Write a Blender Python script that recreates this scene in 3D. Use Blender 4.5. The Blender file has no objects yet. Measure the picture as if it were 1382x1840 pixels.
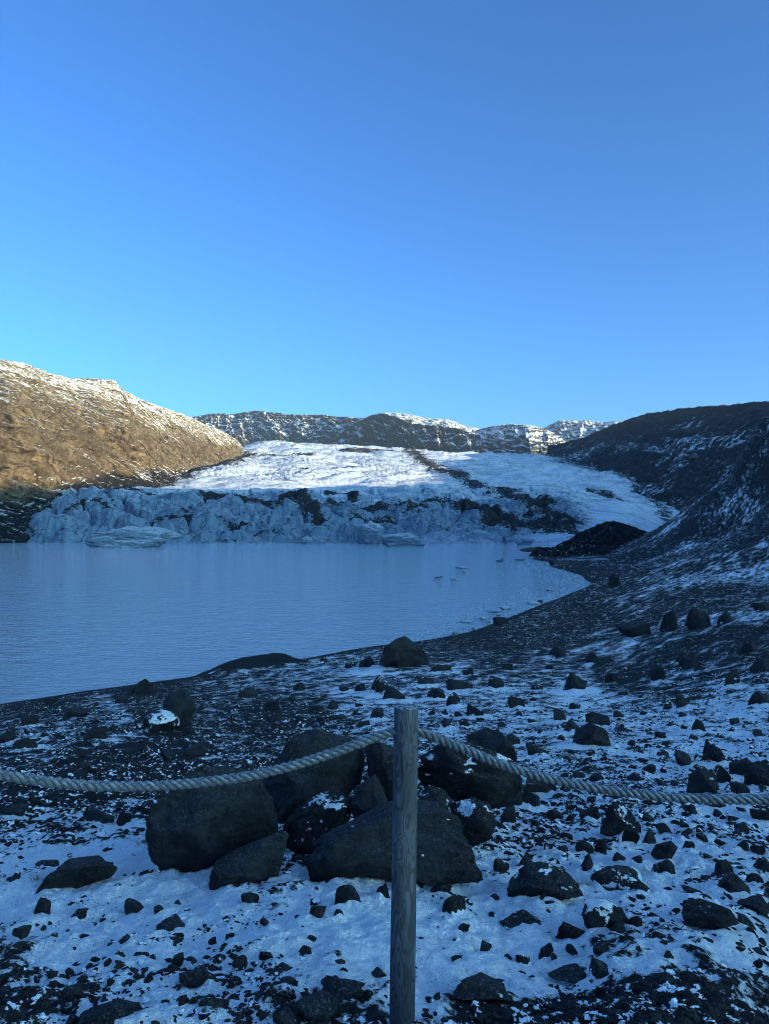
import bpy, bmesh, math, random
import numpy as np
from mathutils import Vector

# ------------------------------------------------------------------ camera, sky, sun, exposure
SC = bpy.context.scene
COL = SC.collection
HC = 13.0                    # camera height over the lake (z = 0)
F = 1300.0                   # focal length in photo pixels (1382 x 1840)
PITCH = math.atan((945 - 920) / F)
SUN_AZ, SUN_EL = math.radians(124), math.radians(8.0)
SUND = np.array([math.sin(SUN_AZ) * math.cos(SUN_EL), math.cos(SUN_AZ) * math.cos(SUN_EL), math.sin(SUN_EL)])

cam_d = bpy.data.cameras.new('camera')
cam = bpy.data.objects.new('camera', cam_d)
COL.objects.link(cam)
cam.location = (0, 0, HC)
cam.rotation_euler = (math.pi / 2 + PITCH, 0, 0)
cam_d.sensor_fit = 'VERTICAL'
cam_d.sensor_height = 36
cam_d.lens = F / 1840 * 36
cam_d.clip_start = 0.05
cam_d.clip_end = 30000
SC.camera = cam

W = bpy.data.worlds.new('World')
SC.world = W
W.use_nodes = True
wt = W.node_tree
bg = wt.nodes['Background']
sky = wt.nodes.new('ShaderNodeTexSky')
sky.sky_type = 'NISHITA'
sky.sun_disc = False
sky.sun_elevation = SUN_EL
sky.sun_rotation = SUN_AZ
sky.altitude = 100
sky.air_density = 0.7
sky.dust_density = 3.0
sky.ozone_density = 1.0
tint = wt.nodes.new('ShaderNodeMix')
tint.data_type = 'RGBA'; tint.blend_type = 'MULTIPLY'
tint.inputs['Factor'].default_value = 1.0
tint.inputs['B'].default_value = (0.222, 0.582, 0.99, 1)
gam = wt.nodes.new('ShaderNodeGamma')
gam.inputs['Gamma'].default_value = 1.2
wt.links.new(sky.outputs[0], gam.inputs['Color'])
wt.links.new(gam.outputs[0], tint.inputs['A'])
wt.links.new(tint.outputs['Result'], bg.inputs['Color'])
bg.inputs['Strength'].default_value = 0.15

sl = bpy.data.lights.new('sun', 'SUN')
sl.energy = 5.0
sl.angle = math.radians(0.5)
sl.color = (1.0, 0.82, 0.52)
sun = bpy.data.objects.new('sun', sl)
COL.objects.link(sun)
sun.rotation_euler = Vector(SUND).to_track_quat('Z', 'Y').to_euler()

SC.view_settings.view_transform = 'Standard'
SC.view_settings.look = 'None'
SC.view_settings.gamma = 1
SC.view_settings.exposure = 1.42
SC.render.engine = 'CYCLES'
SC.cycles.use_denoising = True
SC.cycles.filter_width = 1.1
SC.cycles.max_bounces = 6
SC.cycles.diffuse_bounces = 3
SC.cycles.glossy_bounces = 3

# ------------------------------------------------------------------ numeric helpers
rng = np.random.default_rng(11)
random.seed(7)


def sm(a, b, x):
    t = np.clip((np.asarray(x, float) - a) / (b - a), 0, 1)
    return t * t * (3 - 2 * t)


def sc(d):
    """distances are noted in a first estimate; people in view set the true scale"""
    d = np.asarray(d, float)
    return d * (1 + 0.444 * sm(4, 14, d))


def ray(px, py):
    a, b = (np.asarray(px, float) - 691) / F, (920 - np.asarray(py, float)) / F
    y = math.cos(PITCH) - b * math.sin(PITCH)
    z = math.sin(PITCH) + b * math.cos(PITCH)
    return a / y, z / y


def P(px, py, d=None, z=None):
    """the point seen at a photo pixel, at forward distance d or at height z"""
    u, w = ray(px, py)
    if d is None:
        d = (z - HC) / w
    else:
        d = sc(d)
    return np.array([u * d, d, HC + w * d])


def proj(x, y, z):
    dy, dz = y, z - HC
    zc = dy * math.cos(PITCH) + dz * math.sin(PITCH)
    yc = -dy * math.sin(PITCH) + dz * math.cos(PITCH)
    return 691 + F * x / zc, 920 - F * yc / zc


_pm = {}


def _perm(seed):
    if seed not in _pm:
        r = np.random.default_rng(seed + 1000)
        p = r.permutation(256)
        _pm[seed] = (np.concatenate([p, p]), r.uniform(0, 2 * math.pi, 256), r.random((256, 2)), r.normal(size=(256, 3)))
    return _pm[seed]


def perlin2(x, y, seed=0):
    p, ang, _, _ = _perm(seed)
    xi, yi = np.floor(x).astype(int), np.floor(y).astype(int)
    xf, yf = x - xi, y - yi
    ux, uy = xf ** 3 * (xf * (xf * 6 - 15) + 10), yf ** 3 * (yf * (yf * 6 - 15) + 10)

    def g(i, j):
        a = ang[p[(p[(xi + i) & 255] + yi + j) & 255]]
        return np.cos(a) * (xf - i) + np.sin(a) * (yf - j)
    n0 = g(0, 0) * (1 - ux) + g(1, 0) * ux
    n1 = g(0, 1) * (1 - ux) + g(1, 1) * ux
    return (n0 * (1 - uy) + n1 * uy) * 1.5


def fbm2(x, y, octv=5, seed=0, gain=0.5, ridged=False):
    s, a, t = 0, 1.0, 0
    for o in range(octv):
        n = perlin2(x * 2.03 ** o + 17.3 * o, y * 2.03 ** o - 9.1 * o, seed + o)
        if ridged:
            n = 1 - 2 * np.abs(n)
        s = s + a * n
        t += a
        a *= gain
    return s / t


def perlin3(v, seed=0):
    p, _, _, gr = _perm(seed)
    i = np.floor(v).astype(int)
    f = v - i
    u = f ** 3 * (f * (f * 6 - 15) + 10)
    out = 0
    for a in (0, 1):
        for b in (0, 1):
            for c in (0, 1):
                g = gr[p[(p[(p[(i[:, 0] + a) & 255] + i[:, 1] + b) & 255] + i[:, 2] + c) & 255]]
                w = (u[:, 0] if a else 1 - u[:, 0]) * (u[:, 1] if b else 1 - u[:, 1]) * (u[:, 2] if c else 1 - u[:, 2])
                out = out + w * (g * (f - np.array([a, b, c]))).sum(1)
    return out


def fbm3(v, octv=4, seed=0, gain=0.5):
    s, a = 0, 1.0
    for o in range(octv):
        s = s + a * perlin3(v * 2.0 ** o + 5.7 * o, seed + o)
        a *= gain
    return s


def worley(x, y, seed=0):
    p, _, rnd, _ = _perm(seed)
    xi, yi = np.floor(x).astype(int), np.floor(y).astype(int)
    f1 = np.full(x.shape, 9.0)
    f2 = np.full(x.shape, 9.0)
    idn = np.zeros(x.shape)
    for a in (-1, 0, 1):
        for b in (-1, 0, 1):
            h = p[(p[(xi + a) & 255] + yi + b) & 255]
            d = np.hypot(xi + a + rnd[h, 0] - x, yi + b + rnd[h, 1] - y)
            nearer = d < f1
            f2 = np.where(nearer, f1, np.minimum(f2, d))
            idn = np.where(nearer, h / 255.0, idn)
            f1 = np.where(nearer, d, f1)
    return f1, f2, idn


class TPS:
    def __init__(self, pts, val, smooth=1e-3):
        self.p = np.asarray(pts, float)
        n = len(self.p)
        K = self.k(np.linalg.norm(self.p[:, None] - self.p[None], axis=2)) + np.eye(n) * smooth
        Q = np.hstack([np.ones((n, 1)), self.p])
        A = np.block([[K, Q], [Q.T, np.zeros((3, 3))]])
        self.w = np.linalg.lstsq(A, np.concatenate([val, np.zeros(3)]), rcond=None)[0]

    @staticmethod
    def k(r):
        return np.where(r > 1e-9, r * r * np.log(np.maximum(r, 1e-9)), 0)

    def __call__(self, a, b):
        out = self.w[-3] + self.w[-2] * a + self.w[-1] * b
        for (pa, pb), w in zip(self.p, self.w):
            out = out + w * self.k(np.hypot(a - pa, b - pb))
        return out


# ------------------------------------------------------------------ mesh helpers
def tag(o, label, cat, group=None, kind=None):
    o['label'] = label
    o['category'] = cat
    if group: o['group'] = group
    if kind: o['kind'] = kind
    return o


def link(name, me, mat=None, parent=None):
    o = bpy.data.objects.new(name, me)
    COL.objects.link(o)
    if mat and not me.materials:
        me.materials.append(mat)
    if parent: o.parent = parent
    return o


def raw_mesh(name, v, faces, smooth=True):
    """v (n,3); faces (m,k) one size"""
    me = bpy.data.meshes.new(name)
    v = np.ascontiguousarray(v, np.float32)
    faces = np.ascontiguousarray(faces, np.int32)
    m, k = faces.shape
    me.vertices.add(len(v)); me.vertices.foreach_set('co', v.ravel())
    me.loops.add(m * k); me.loops.foreach_set('vertex_index', faces.ravel())
    me.polygons.add(m); me.polygons.foreach_set('loop_start', np.arange(0, m * k, k, dtype=np.int32))
    me.update(calc_edges=True)
    if smooth:
        me.shade_smooth()
    return me


def grid_faces(nr, nc):
    i = np.arange(nr * nc).reshape(nr, nc)
    return np.stack([i[:-1, :-1], i[:-1, 1:], i[1:, 1:], i[1:, :-1]], -1).reshape(-1, 4)


def attr(me, name, val):
    a = me.attributes.new(name, 'FLOAT', 'POINT')
    a.data.foreach_set('value', np.ascontiguousarray(val, np.float32).ravel())


def attrv(me, name, val):
    a = me.attributes.new(name, 'FLOAT_VECTOR', 'POINT')
    a.data.foreach_set('vector', np.ascontiguousarray(val, np.float32).ravel())


_ico = {}


def ico(n):
    if n not in _ico:
        bm = bmesh.new()
        bmesh.ops.create_icosphere(bm, subdivisions=n, radius=1)
        _ico[n] = (np.array([v.co[:] for v in bm.verts]), np.array([[v.index for v in f.verts] for f in bm.faces]))
        bm.free()
    return _ico[n]


# ------------------------------------------------------------------ node helpers
class Mat:
    def __init__(self, name):
        self.m = bpy.data.materials.new(name)
        self.m.use_nodes = True
        self.t = self.m.node_tree
        self.b = self.t.nodes['Principled BSDF']

    def put(self, sock, v):
        if isinstance(v, bpy.types.NodeSocket):
            self.t.links.new(v, sock)
        elif isinstance(v, (tuple, list)) and len(v) == 3 and sock.type == 'RGBA':
            sock.default_value = (*v, 1)
        else:
            sock.default_value = v

    def n(self, typ, ins=None, **kw):
        nd = self.t.nodes.new(typ)
        for k, v in kw.items(): setattr(nd, k, v)
        for k, v in (ins or {}).items(): self.put(nd.inputs[k], v)
        return nd

    def math(self, op, a, b=0.0, c=None):
        nd = self.n('ShaderNodeMath', operation=op)
        self.put(nd.inputs[0], a); self.put(nd.inputs[1], b)
        if c is not None: self.put(nd.inputs[2], c)
        return nd.outputs[0]

    def vmul(self, v, s):
        nd = self.n('ShaderNodeVectorMath', operation='MULTIPLY')
        self.put(nd.inputs[0], v); nd.inputs[1].default_value = s
        return nd.outputs[0]

    def vadd(self, v, w):
        nd = self.n('ShaderNodeVectorMath', operation='ADD')
        self.put(nd.inputs[0], v); self.put(nd.inputs[1], w)
        return nd.outputs[0]

    def noise(self, vec, scale, detail=6, rough=0.55, dist=0.0, color=False):
        nd = self.n('ShaderNodeTexNoise', {'Vector': vec, 'Scale': scale, 'Detail': detail, 'Roughness': rough, 'Distortion': dist})
        return nd.outputs['Color' if color else 'Fac']

    def voro(self, vec, scale, feature='F1', out='Distance'):
        nd = self.n('ShaderNodeTexVoronoi', {'Vector': vec, 'Scale': scale}, feature=feature)
        return nd.outputs[out]

    def mix(self, f, a, b):
        nd = self.n('ShaderNodeMix', data_type='RGBA')
        self.put(nd.inputs['Factor'], f); self.put(nd.inputs['A'], a); self.put(nd.inputs['B'], b)
        return nd.outputs['Result']

    def ss(self, v, a, b, lo=0.0, hi=1.0):
        nd = self.n('ShaderNodeMapRange', interpolation_type='SMOOTHSTEP')
        for i, s in enumerate((v, a, b, lo, hi)): self.put(nd.inputs[i], s)
        return nd.outputs[0]

    def attr(self, name, out='Fac', typ='GEOMETRY'):
        return self.n('ShaderNodeAttribute', attribute_name=name, attribute_type=typ).outputs[out]

    def pos(self):
        return self.n('ShaderNodeNewGeometry').outputs['Position']

    def nz(self):
        g = self.n('ShaderNodeNewGeometry').outputs['Normal']
        return self.n('ShaderNodeSeparateXYZ', {0: g}).outputs[2]

    def obj(self):
        return self.n('ShaderNodeTexCoord').outputs['Object']

    def bump(self, h, strength, dist, normal=None):
        nd = self.n('ShaderNodeBump', {'Height': h, 'Strength': strength, 'Distance': dist})
        if normal is not None: self.put(nd.inputs['Normal'], normal)
        return nd.outputs[0]

    def done(self, color, rough, normal=None, spec=0.3):
        self.put(self.b.inputs['Base Color'], color)
        self.put(self.b.inputs['Roughness'], rough)
        self.put(self.b.inputs['Specular IOR Level'], spec)
        if normal is not None: self.put(self.b.inputs['Normal'], normal)
        return self.m


SNOW = (0.94, 0.94, 0.95)


def mat_ground():
    k = Mat('snowy_gravel')
    p = k.pos()
    cov = k.attr('cover')
    stk = k.attr('streak')
    n1 = k.noise(p, 1.1, 12, 0.66)
    n2 = k.noise(p, 15.0, 8, 0.7)
    ps = k.n('ShaderNodeVectorRotate', {'Vector': p, 'Angle': math.radians(-55)}, rotation_type='Z_AXIS').outputs[0]
    n3 = k.noise(k.vmul(ps, (0.16, 1.0, 0.7)), 1.0, 9, 0.66)
    n3 = k.math('ADD', n3, k.math('MULTIPLY', k.math('SUBTRACT', k.noise(k.vmul(ps, (0.02, 0.07, 0.07)), 1.0, 4, 0.6), 0.5), 1.0))
    n1 = k.n('ShaderNodeMix', {'Factor': stk, 'A': n1, 'B': n3}).outputs[0]
    nn = k.math('ADD', k.math('MULTIPLY', n1, 0.52), k.math('MULTIPLY', n2, 0.48))
    d = k.math('SUBTRACT', cov, nn)
    snow = k.ss(d, -0.018, 0.03)
    peb = k.n('ShaderNodeTexVoronoi', {'Vector': p, 'Scale': 38.0})
    pv = k.n('ShaderNodeSeparateColor', {0: peb.outputs['Color']}).outputs[0]
    gcol = k.mix(pv, (0.010, 0.010, 0.011), (0.042, 0.041, 0.040))
    big = k.noise(p, 0.7, 4, 0.6)
    gcol = k.mix(k.ss(big, 0.45, 0.7), gcol, (0.021, 0.020, 0.019))
    fine = k.noise(p, 60, 4, 0.7)
    scol = k.mix(k.ss(fine, 0.32, 0.46), (0.70, 0.71, 0.72), SNOW)
    soil = k.ss(k.noise(p, 2.6, 8, 0.7), 0.42, 0.60)
    grit = k.math('MULTIPLY', k.ss(k.noise(p, 85, 3, 0.6), 0.56, 0.66), k.ss(k.noise(p, 4.5, 6, 0.7), 0.42, 0.66, 0.05, 0.75))
    scol = k.mix(grit, scol, (0.10, 0.10, 0.105))
    scol = k.mix(k.math('MULTIPLY', soil, 0.12), scol, (0.55, 0.55, 0.56))
    h = k.math('ADD', k.math('MULTIPLY', k.math('SUBTRACT', 1.0, peb.outputs['Distance']), k.math('SUBTRACT', 0.9, k.math('MULTIPLY', snow, 0.75))),
               k.math('MULTIPLY', k.math('ADD', fine, k.noise(p, 24, 5, 0.7)), 0.8))
    h = k.math('ADD', h, k.math('MULTIPLY', snow, 0.35))
    h2 = k.noise(p, 7, 5, 0.6)
    nb = k.bump(h, 0.9, 0.022, k.bump(h2, 0.7, 0.14))
    return k.done(k.mix(snow, gcol, scol), k.ss(snow, 0, 1, 0.92, 0.75), nb, 0.12)


def mat_rock(name, ca, cb, snowy=True, lichen=(0.038, 0.039, 0.041)):
    k = Mat(name)
    o = k.obj()
    inf = k.n('ShaderNodeObjectInfo')
    off = k.n('ShaderNodeCombineXYZ', {0: k.math('MULTIPLY', inf.outputs['Random'], 37.0), 1: k.math('MULTIPLY', inf.outputs['Random'], 91.0)}).outputs[0]
    v = k.vadd(o, off)
    n1 = k.noise(v, 3.2, 8, 0.62)
    n2 = k.noise(v, 26, 6, 0.65)
    col = k.mix(k.ss(n1, 0.36, 0.64), ca, cb)
    col = k.mix(k.math('MULTIPLY', k.ss(n2, 0.5, 0.72), 0.5), col, lichen)
    veins = k.ss(k.math('ABSOLUTE', k.math('SUBTRACT', k.noise(v, 1.9, 8, 0.7, 1.0), 0.5)), 0.0, 0.006)
    pits = k.ss(k.noise(v, 45, 3, 0.6), 0.60, 0.72)
    col = k.mix(k.math('MULTIPLY', pits, 0.7), col, (0.010, 0.010, 0.010))
    face = k.voro(k.vadd(v, k.vmul(k.noise(v, 2.5, 4, 0.6, color=True), (0.8, 0.8, 0.8))), 2.6, out='Color')
    fv = k.n('ShaderNodeSeparateColor', {0: face}).outputs[0]
    col = k.mix(k.math('MULTIPLY', fv, 0.55), col, lichen)
    col = k.mix(veins, (0.010, 0.010, 0.010), col)
    h = k.math('ADD', k.math('MULTIPLY', n1, 1.0), k.math('ADD', k.math('MULTIPLY', n2, 0.30), k.math('SUBTRACT', k.math('MULTIPLY', veins, 0.10), k.math('MULTIPLY', pits, 0.12))))
    h = k.math('ADD', h, k.math('MULTIPLY', fv, 0.25))
    nb = k.bump(h, 1.0, 0.09)
    rough = 0.82
    if snowy:
        sn = k.attr('snow', typ='OBJECT')
        s1 = k.noise(v, 4.2, 7, 0.6)
        s2 = k.noise(v, 30, 4, 0.6)
        sv = k.math('ADD', k.math('ADD', k.math('MULTIPLY', s1, 0.75), k.math('MULTIPLY', s2, 0.25)), k.math('MULTIPLY', k.nz(), 0.10))
        # sn 0 = bare, 1 = well covered
        frost_toplight = k.math('MULTIPLY', k.ss(k.nz(), 0.35, 0.95), k.ss(k.noise(v, 70, 5, 0.7), 0.50, 0.68, 0.0, 0.13))  # snow-dust speckle that also paints in the sky-lit lightening of upward faces
        col = k.mix(frost_toplight, col, SNOW)
        thr = k.math('SUBTRACT', 0.78, k.math('MULTIPLY', sn, 0.30))
        tall = k.attr('tall', typ='OBJECT')
        zz = k.n('ShaderNodeSeparateXYZ', {0: o}).outputs[2]
        low = k.ss(k.math('DIVIDE', zz, k.math('ADD', tall, 0.0001)), 0.0, 0.45, 0.17, 0.0)
        low = k.math('MULTIPLY', low, k.math('GREATER_THAN', tall, 0.001))
        thr = k.math('SUBTRACT', thr, low)
        snow = k.ss(k.math('SUBTRACT', sv, thr), 0.0, 0.02)
        col = k.mix(snow, col, SNOW)
    return k.done(col, rough, nb, 0.2)


def mat_pebble():
    k = Mat('loose_stones')
    p = k.pos()
    v = k.attr('tone')
    n = k.noise(p, 22, 5, 0.6)
    col = k.mix(v, (0.008, 0.008, 0.009), (0.036, 0.035, 0.034))
    sn = k.ss(k.math('ADD', k.noise(p, 9, 5, 0.6), k.math('MULTIPLY', k.nz(), 0.07)), 0.60, 0.63)
    return k.done(k.mix(sn, col, SNOW), 0.85, k.bump(n, 0.6, 0.03), 0.2)


def mat_hill(name, ca, cb, cc, snow_lo, snow_hi, streak=(0.20, 0.022), fine=0.5, bumpd=3.0, seed=0.0):
    k = Mat(name)
    st = k.attr('st', 'Vector')
    p = k.pos()
    cov = k.attr('cover')
    a = k.vmul(st, (streak[0], streak[1], 0.05))
    a = k.vadd(a, (seed, seed * 2, 0))
    n1 = k.noise(a, 1.0, 9, 0.66, 0.3)
    n2 = k.noise(p, 0.05 * fine * 2, 10, 0.66)
    n3 = k.noise(p, 0.012, 6, 0.6)
    col = k.mix(k.ss(n2, 0.38, 0.62), ca, cb)
    col = k.mix(k.ss(n3, 0.47, 0.60, 0.0, 0.85), col, cc)
    col = k.mix(k.math('MULTIPLY', k.ss(n1, 0.40, 0.62), 0.4), col, ca)
    n4 = k.noise(p, 0.22, 7, 0.72)
    col = k.mix(k.ss(n4, 0.54, 0.68, 0.0, 0.75), col, tuple(c * 0.45 for c in ca))
    col = k.mix(k.ss(n4, 0.34, 0.46, 0.5, 0.0), col, tuple(min(1, c * 1.25) for c in cb))
    col = k.mix(k.attr('dark'), col, k.mix(n2, (0.008, 0.009, 0.011), (0.026, 0.027, 0.030)))  # debris tone, also carrying painted shade up the foot of the slope
    nn = k.math('ADD', k.math('MULTIPLY', n1, 0.72), k.math('MULTIPLY', n2, 0.28))
    d = k.math('ADD', k.math('SUBTRACT', cov, nn), k.math('MULTIPLY', k.math('SUBTRACT', k.nz(), 0.7), 0.16))
    snow = k.math('MULTIPLY', k.ss(d, snow_lo, snow_hi), k.ss(k.noise(p, 0.35, 6, 0.7), 0.38, 0.55, 0.25, 1.0))
    col = k.mix(snow, col, SNOW)
    nb = k.bump(k.math('ADD', n2, k.math('MULTIPLY', n1, 0.35)), 0.9, bumpd)
    return k.done(col, 0.9, nb, 0.05)


def mat_glacier(name='glacier_ice', obj=False):
    k = Mat(name)
    p = k.obj() if obj else k.pos()
    di = k.attr('dirt')
    n1 = k.noise(p, 0.05, 11, 0.66)
    n2 = k.noise(k.vmul(p, (0.35, 0.10, 0.35)), 1.0, 9, 0.66, 0.4)
    n3 = k.noise(p, 0.6, 6, 0.65)
    nn = k.math('ADD', k.math('MULTIPLY', n1, 0.38), k.math('ADD', k.math('MULTIPLY', n2, 0.27), k.math('MULTIPLY', n3, 0.35)))
    nn = k.math('ADD', k.math('MULTIPLY', k.math('SUBTRACT', nn, 0.5), 3.0), 0.5)
    d = k.math('SUBTRACT', di, nn)
    dirt = k.ss(d, -0.03, 0.08)
    film = k.ss(k.noise(k.vmul(p, (0.02, 0.05, 0.11)), 1.0, 9, 0.7, 0.8), 0.46, 0.64, 0.0, 0.6)
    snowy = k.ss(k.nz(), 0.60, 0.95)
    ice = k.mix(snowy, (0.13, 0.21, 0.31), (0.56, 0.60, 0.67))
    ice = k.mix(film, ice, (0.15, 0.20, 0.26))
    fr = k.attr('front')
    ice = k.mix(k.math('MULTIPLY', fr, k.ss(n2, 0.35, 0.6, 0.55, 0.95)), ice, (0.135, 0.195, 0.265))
    wv = k.vadd(k.vmul(p, (0.085, 0.06, 0.045)), k.vmul(k.noise(p, 0.06, 5, 0.6, color=True), (1.1, 1.1, 1.1)))
    ed = k.ss(k.n('ShaderNodeTexVoronoi', {'Vector': wv, 'Scale': 1.0}, feature='DISTANCE_TO_EDGE').outputs['Distance'], 0.0, 0.045, 0.85, 0.0)
    ice = k.mix(k.math('MULTIPLY', ed, fr), ice, (0.018, 0.026, 0.036))
    ln = k.noise(k.vmul(k.n('ShaderNodeVectorRotate', {'Vector': p, 'Angle': 0.5}, rotation_type='Z_AXIS').outputs[0], (0.014, 0.11, 0.05)), 1.0, 8, 0.68, 1.2)
    ice = k.mix(k.ss(ln, 0.54, 0.66, 0.0, 0.75), ice, (0.10, 0.13, 0.16))
    cr = k.ss(k.math('ABSOLUTE', k.math('SUBTRACT', k.noise(k.vmul(p, (0.06, 0.03, 0.06)), 1.0, 7, 0.6, 1.0), 0.5)), 0.0, 0.010)
    ice = k.mix(cr, (0.12, 0.16, 0.20), ice)
    dcol = k.mix(n3, (0.007, 0.0075, 0.008), (0.021, 0.022, 0.024))
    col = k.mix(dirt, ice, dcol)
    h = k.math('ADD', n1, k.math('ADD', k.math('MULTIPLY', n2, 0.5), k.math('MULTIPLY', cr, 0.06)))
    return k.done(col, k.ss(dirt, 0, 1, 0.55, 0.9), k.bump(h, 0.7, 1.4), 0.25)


def mat_ice(name, scale, tones=((0.17, 0.235, 0.31), (0.44, 0.50, 0.56))):
    k = Mat(name)
    o = k.obj()
    n = k.noise(o, scale, 8, 0.62)
    s = k.noise(k.vmul(o, (0.4, 0.4, 2.2)), scale * 1.4, 7, 0.65, 0.5)
    col = k.mix(k.ss(k.nz(), 0.3, 0.85), tones[0], tones[1])
    col = k.mix(k.ss(s, 0.53, 0.66, 0, 0.8), col, (0.05, 0.06, 0.07))
    return k.done(col, 0.45, k.bump(k.math('ADD', n, s), 0.7, 0.5 / scale), 0.3)


def mat_water():
    k = Mat('lake_water')
    p = k.pos()
    a = k.noise(k.vmul(p, (0.55, 1.0, 1)), 1.6, 3, 0.55)
    b = k.noise(k.vmul(p, (0.6, 1.0, 1)), 0.35, 4, 0.55, 0.4)
    patch = k.ss(k.noise(k.vmul(p, (0.010, 0.004, 1)), 1.0, 3, 0.5), 0.35, 0.65, 0.55, 1.0)
    h = k.math('MULTIPLY', k.math('ADD', a, k.math('MULTIPLY', b, 1.3)), patch)
    m = k.done((0.38, 0.47, 0.53), 0.06, k.bump(h, 1.0, 0.50), 0.5)
    k.b.inputs['IOR'].default_value = 1.33
    return m


def mat_wood():
    k = Mat('weathered_wood')
    o = k.obj()
    w = k.noise(k.vmul(o, (9, 9, 2.3)), 1.0, 2.2, 0.5, 0.25)
    kn = k.voro(k.vadd(k.vmul(o, (13, 13, 5.5)), k.vmul(k.noise(o, 9, 2, 0.5, color=True), (0.5, 0.5, 0.5))), 1.0)
    w = k.math('ADD', w, k.math('MULTIPLY', k.ss(kn, 0.0, 0.45, 1.0, 0.0), 0.16))
    band = k.math('ADD', k.math('MULTIPLY', k.math('SINE', k.math('MULTIPLY', w, 95.0)), 0.5), 0.5)
    big = k.noise(k.vmul(o, (14, 14, 3)), 1.0, 4, 0.6)
    fib = k.noise(k.vmul(o, (240, 240, 7)), 1.0, 4, 0.6)
    crack = k.ss(k.noise(k.vmul(o, (55, 55, 1.6)), 1.0, 3, 0.55), 0.66, 0.70)
    col = k.mix(k.ss(big, 0.35, 0.65), (0.036, 0.041, 0.056), (0.104, 0.116, 0.150))
    col = k.mix(k.math('MULTIPLY', k.ss(band, 0.0, 0.55, 1, 0), 0.8), col, (0.020, 0.021, 0.025))
    col = k.mix(k.math('MULTIPLY', fib, 0.30), col, (0.135, 0.142, 0.16))
    col = k.mix(k.ss(kn, 0.05, 0.12, 0.8, 0.0), col, (0.030, 0.026, 0.022))
    col = k.mix(crack, col, (0.015, 0.014, 0.013))
    top = k.ss(k.nz(), 0.6, 0.9)
    frost_toplight = k.math('MULTIPLY', top, k.ss(k.noise(o, 60, 5, 0.6), 0.40, 0.60))
    col = k.mix(k.math('MULTIPLY', frost_toplight, 0.6), col, (0.6, 0.62, 0.65))
    h = k.math('SUBTRACT', k.math('ADD', k.math('MULTIPLY', band, 0.5), k.math('MULTIPLY', fib, 0.6)), k.math('MULTIPLY', crack, 1.5))
    return k.done(col, 0.75, k.bump(h, 0.55, 0.0025), 0.2)


def mat_rope():
    k = Mat('frosted_rope')
    o = k.pos()
    st = k.attr('st', 'Vector')
    f = k.noise(k.vmul(st, (90, 9, 1)), 1.0, 5, 0.65)
    g = k.noise(o, 320, 3, 0.6)
    col = k.mix(k.ss(f, 0.3, 0.7), (0.050, 0.058, 0.076), (0.165, 0.187, 0.240))
    fr = k.math('MULTIPLY', k.ss(k.nz(), 0.0, 0.8), k.ss(k.noise(o, 75, 5, 0.65), 0.40, 0.62))
    col = k.mix(k.math('MULTIPLY', fr, 0.6), col, (0.50, 0.54, 0.60))
    return k.done(col, 0.9, k.bump(k.math('ADD', f, g), 0.9, 0.003), 0.1)


def mat_plain(name, col, rough=0.8):
    k = Mat(name)
    n = k.noise(k.obj(), 18, 4, 0.6)
    c2 = tuple(min(1, c * 1.5) for c in col)
    return k.done(k.mix(n, tuple(c * 0.7 for c in col), c2), rough)


M_GROUND = mat_ground()
M_BROWN = mat_rock('brown_basalt', (0.0085, 0.0095, 0.0115), (0.027, 0.0285, 0.031))
M_GREY = mat_rock('grey_basalt', (0.0085, 0.0092, 0.0105), (0.026, 0.0275, 0.030))
M_DARK = mat_rock('black_basalt', (0.005, 0.005, 0.006), (0.017, 0.017, 0.017))
M_PEB = mat_pebble()
M_GLAC = mat_glacier()
M_BERG = mat_ice('berg_ice', 0.12)
M_FLOE = mat_ice('floe_ice', 0.9, ((0.16, 0.21, 0.26), (0.46, 0.50, 0.54)))
M_WATER = mat_water()
M_WOOD = mat_wood()
M_ROPE = mat_rope()
M_GRASS = mat_plain('dry_grass', (0.20, 0.15, 0.08))

# ------------------------------------------------------------------ ground: control points noted as (pixel, pixel, distance)
G_D = [  # px, py, d
    (691, 1570, 5.0), (300, 1570, 5.2), (1000, 1590, 5.0), (0, 1600, 5.2), (1382, 1600, 5.2), (691, 1835, 3.0), (0, 1835, 3.1), (1382, 1835, 3.1),
    (300, 1700, 3.95), (1000, 1700, 3.95),
    (691, 1455, 7.5), (691, 1385, 11.5), (691, 1320, 16.5), (691, 1260, 26), (691, 1210, 36),
    (250, 1470, 7.0), (200, 1400, 9.8), (200, 1330, 15.5), (250, 1280, 23), (0, 1450, 7.6), (0, 1380, 12), (0, 1310, 20),
    (1100, 1500, 6.9), (1100, 1400, 10.2), (1382, 1440, 8.6), (1382, 1300, 15.5), (1382, 1200, 25), (1382, 1100, 45), (1382, 1000, 98),
    (1100, 1300, 18), (1100, 1200, 34), (1100, 1110, 64), (1240, 1050, 82), (1240, 1000, 122), (1240, 955, 190), (1320, 960, 130),
    (950, 1300, 18), (950, 1200, 36), (900, 1160, 47),
    # crest of the scree spur at right
    (1382, 785, 250), (1345, 825, 255), (1330, 862, 262), (1285, 893, 272), (1235, 932, 285), (1200, 955, 300), (1165, 970, 315), (1382, 900, 165), (1330, 930, 180),
    (1100, 985, 300), (1040, 1003, 250), (1120, 1020, 160), (1060, 1040, 122),
]
SHORE = [(-420, 1352), (-300, 1322), (-120, 1288), (0, 1265), (100, 1250), (240, 1230), (370, 1212), (470, 1196), (560, 1181), (680, 1160), (790, 1146), (850, 1133), (920, 1107), (975, 1085), (1035, 1062), (1062, 1048), (1045, 1035), (1012, 1024), (993, 1012), (984, 1000), (975, 990), (965, 983)]
gp, gz = [], []


def addp(x, y, z):
    gp.append((x / y * 3.0, math.log(y))); gz.append(z)


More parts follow.
